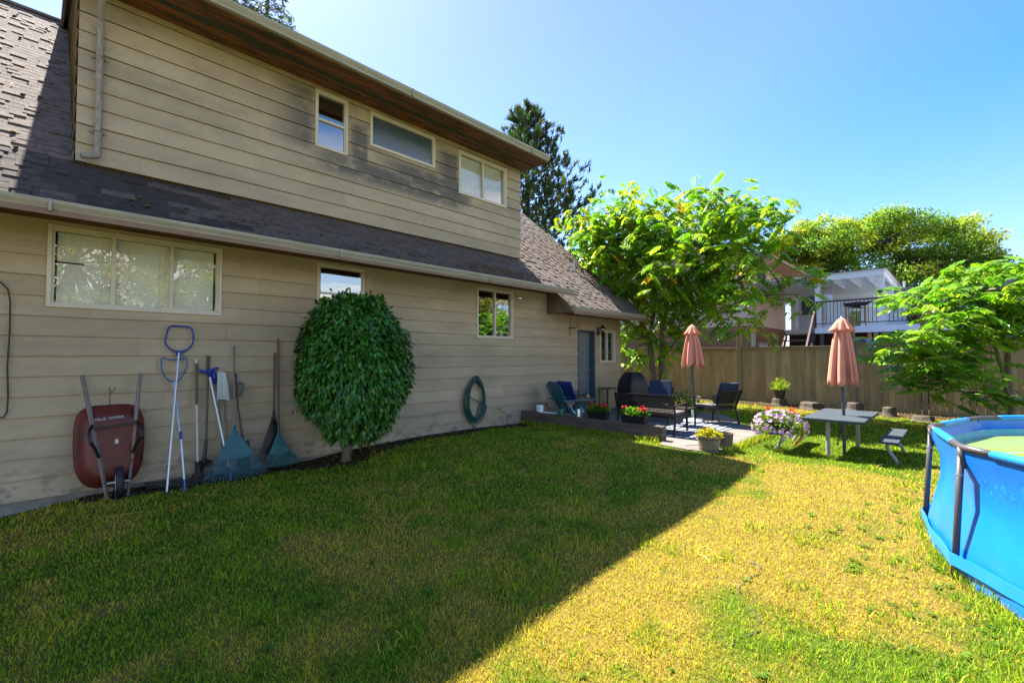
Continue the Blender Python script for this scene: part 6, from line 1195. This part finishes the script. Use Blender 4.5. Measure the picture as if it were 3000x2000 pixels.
def foliage_tree(name, label, trunk, clumps, cols, seed, n, ls, lws, cat='tree', sq=.55, bark=None, material=None, sprig=.0):
    """clumps: (x,y,z,r). small leaves through each flattened clump"""
    rs = np.random.RandomState(seed); rr_ = random.Random(seed); t = thing(name, trunk[0][0], label, cat); tk = MB(); tk.tube(trunk[0], trunk[1], 8); top = [Vector(p) for p in trunk[0][1:]]
    w = np.array([c[3] ** 2 for c in clumps]); w = w / w.sum(); P = []; Nn = []; Cc = []
    for c, ww in zip(clumps, w):
        k_ = int(n * ww); u = rs.randn(k_, 3); u /= np.linalg.norm(u, axis=1, keepdims=True); rad_ = c[3] * (.35 + .65 * rs.rand(k_, 1) ** .5) * (.75 + .5 * rs.rand(k_, 1)); P.append(np.array(c[:3]) + u * rad_ * np.array([1, 1, sq])); Nn.append(u + np.array([0, 0, .6])); b0 = np.array(rr_.choice(cols)) * rr_.uniform(.8, 1.2); Cc.append(b0 * (.7 + .6 * rs.rand(k_, 1)))
        f = min(top, key=lambda q: (q - Vector(c[:3])).length + (3 if q.z > c[2] else 0)); tk.tube(bez(f, Vector(c[:3]), -.1 * c[3], 5), [.02 * c[3] + .045 * c[3] * (1 - i / 4) for i in range(5)], 5)
        for _ in range(3): e = Vector(c[:3]) + Vector((rr_.gauss(0, 1), rr_.gauss(0, 1), rr_.uniform(0, .8))) * c[3] * .7; tk.tube([Vector(c[:3]), e], [.02 * c[3], .006], 4)
    P = np.concatenate(P); Nn = np.concatenate(Nn); Cc = np.concatenate(Cc); k_ = len(P); tk.build('trunk', bark or Mbark2, t, smooth=True)
    leaf_cloud('crown', P, rs.randn(k_, 3) + np.array([0, 0, .1]), Nn + rs.randn(k_, 3) * .5, ls * (.6 + .8 * rs.rand(k_)), lws * (.6 + .8 * rs.rand(k_)), Cc, material or Mleaf2, t, fold=.1)
    return t
rr = random.Random(77); cl = []
for q in range(270):
    y = rr.uniform(-1.7, 7.4); top = np.interp(y, [-1.9, -1.3, -.5, 1.2, 3.2, 4.8, 6.4, 7.3], [7.3, 8.6, 9.4, 9.9, 11.0, 11.2, 10.6, 9.6]); z = top - .45 - (top - 5.2) * rr.random() ** 1.05; cl.append((rr.uniform(33.5, 38.5), y, z, rr.uniform(.4, 1.05)))
foliage_tree('locust_tree', 'large feathery yellow green tree spreading behind the deck roof', ([(36, 3.9, 0), (36, 4.0, 4.5), (36, 4.3, 6.5), (36, 4.8, 8.2), (36, 5, 9.3)], [.4, .32, .25, .16, .08]), cl, [(.18, .29, .03), (.24, .32, .03), (.12, .23, .03), (.28, .34, .03)], 21, 66000, .19, .085, sq=.55)
cl = []
for q in range(70):
    y = rr.uniform(6.3, 9.6); top = np.interp(y, [6.3, 7.5, 8.8, 9.6], [10.2, 11.0, 10.7, 9.4]); z = top - .45 - (top - 6) * rr.random(); cl.append((rr.uniform(34, 38), y * .98, z, rr.uniform(.5, .85)))
foliage_tree('maple_tree', 'denser golden green tree peeking out left of the feathery tree', ([(36, 8, 0), (36, 8, 6), (36, 8.1, 8.5), (36, 8.2, 9.8)], [.3, .25, .15, .08]), cl, [(.26, .32, .02), (.31, .32, .025), (.17, .25, .02)], 22, 24000, .19, .11, sq=.6)
cl = [(31 + rr.uniform(-1, 1), -2.6 + rr.uniform(-.9, .7), rr.uniform(3, 5.9), rr.uniform(.5, .8)) for _ in range(24)]
foliage_tree('shade_tree', 'grey green tree at the right edge behind the pinnate tree', ([(31, -2.6, 0), (31, -2.6, 3), (31, -2.6, 5)], [.2, .15, .06]), cl, [(.10, .18, .05)], 23, 5000, .2, .11, sq=.7)
# pine: upturned tufted branches
def pine(name, label, x, y, H, Rm, seed, cols, zmin=2.5, nb_=130, ntuft=20, nl=.34, droopy=False, nn=9, nw=.055, pw=.72, tight=0):
    rr_ = random.Random(seed); rs = np.random.RandomState(seed); t = thing(name, (x, y, 0), label, 'tree'); tk = MB(); tk.tube([(x, y, -.2), (x, y, H * .5), (x, y, H - .3)], [.32, .2, .04], 8); P = []; D = []; C_ = []
    for k_ in range(nb_):
        z = zmin + (H - zmin - .1) * (k_ / nb_) ** .9; f = (H - z) / (H - zmin); Lb = Rm * (f ** pw) * rr_.uniform(.55, 1.1) + .25; az = k_ * 2.4 + rr_.uniform(-.4, .4); d = Vector((math.cos(az), math.sin(az), 0)); rise = (.28 if not droopy else -.25)
        pts = [Vector((x, y, z)) + d * Lb * s + Vector((0, 0, Lb * (rise * s * s + (.05 if not droopy else .05) * s))) for s in (0, .35, .7, 1)]; tk.tube(pts, [.05 * f + .015, .035 * f + .012, .02, .008], 5)
        for q in range(int(ntuft * (.35 + f))):
            s = 1 - .75 * rr_.random() ** 1.4; p = Vector((x, y, z)) + d * Lb * s + Vector((0, 0, Lb * (rise * s * s + .05 * s))); sp = (.12 + .5 * (1 - s)) * min(Lb, 3) * (.45 if not tight else .36); p += Vector((rr_.gauss(0, sp), rr_.gauss(0, sp), rr_.gauss(0, .10 * min(Lb, 2)) + .03)); base = Vector(rr_.choice(cols)) * rr_.uniform(.7, 1.25)
            ax = (d * .45 + Vector((rr_.gauss(0, .35), rr_.gauss(0, .35), .9 if not droopy else -.4))).normalized()
            for _ in range(nn): P.append(p + ax * rr_.uniform(-.12, .12)); D.append(ax * (1.0 + tight * .5) + Vector((rr_.gauss(0, .45), rr_.gauss(0, .45), rr_.gauss(0, .35)))); C_.append(base * rr_.uniform(.8, 1.2))
    tk.build('trunk', Mbark2, t); n = len(P); A = lambda q: np.array([tuple(v) for v in q]); leaf_cloud('crown', A(P), A(D), rs.randn(n, 3), nl * (.7 + .5 * rs.rand(n)), np.full(n, nw), A(C_), Mneedle, t, fold=.05)
pine('pine_tree', 'tall dark pine with upturned tufts rising behind the roof', 19.6, 17.9, 16.3, 6.9, 31, [(.030, .075, .030), (.05, .10, .035), (.10, .13, .045)], zmin=3.5, nb_=170, ntuft=24, nw=.06, nl=.34, pw=.85, nn=16, tight=1)
SPG = 'spruce tops showing over the upper gutter'
for (x, y, H, sd, lb) in ((7.5, 24.6, 21.3, 41, 'taller pale green spruce top above the upper roof edge'), (8.15, 23.2, 17.9, 42, 'tiny spruce tip just above the upper gutter, rightmost'), (6.2, 25.4, 21.0, 43, 'spruce branch tips at the very top, left of the pale one')):
    pine('spruce_tree', lb, x, y, H, 2.6, sd, [(.12, .16, .05), (.07, .12, .04)], zmin=13, nb_=80, ntuft=22, nl=.25, droopy=True, nn=6, nw=.05); bpy.data.objects  # noqa
for o in bpy.data.objects:
    if o.name.startswith('spruce_tree'): o['group'] = SPG
# trees across the yard behind the camera: they are what the window panes mirror
rr = random.Random(5)
for (x, y, H, lb, sd) in ((.8, -13, 11.5, 'round golden green tree mirrored in the wide blinds window', 51), (4.2, -14.5, 10.4, 'lower golden tree mirrored in the middle of the wide window', 52), (24.5, -12.5, 9.5, 'green tree mirrored in the two pane kitchen window', 53), (7.6, -13, 10.6, 'golden tree mirrored in the right pane of the wide window', 54)):
    cl = []
    for _ in range(130): a = rr.random() * 6.283; q = rr.random() ** .5; z = rr.uniform(1.0, H); w_ = 2.9 * math.sin(math.pi * min(.97, (z + .6) / (H + 1))) ; cl.append((x + q * w_ * math.cos(a), y + q * w_ * math.sin(a), z, rr.uniform(.5, .8)))
    foliage_tree('garden_tree', lb, ([(x, y, -.2), (x, y, H * .5), (x, y, H * .9)], [.2, .15, .05]), cl, [(.26, .28, .03), (.16, .24, .03), (.35, .30, .05)], sd, 26000, .16, .09, sq=.8)
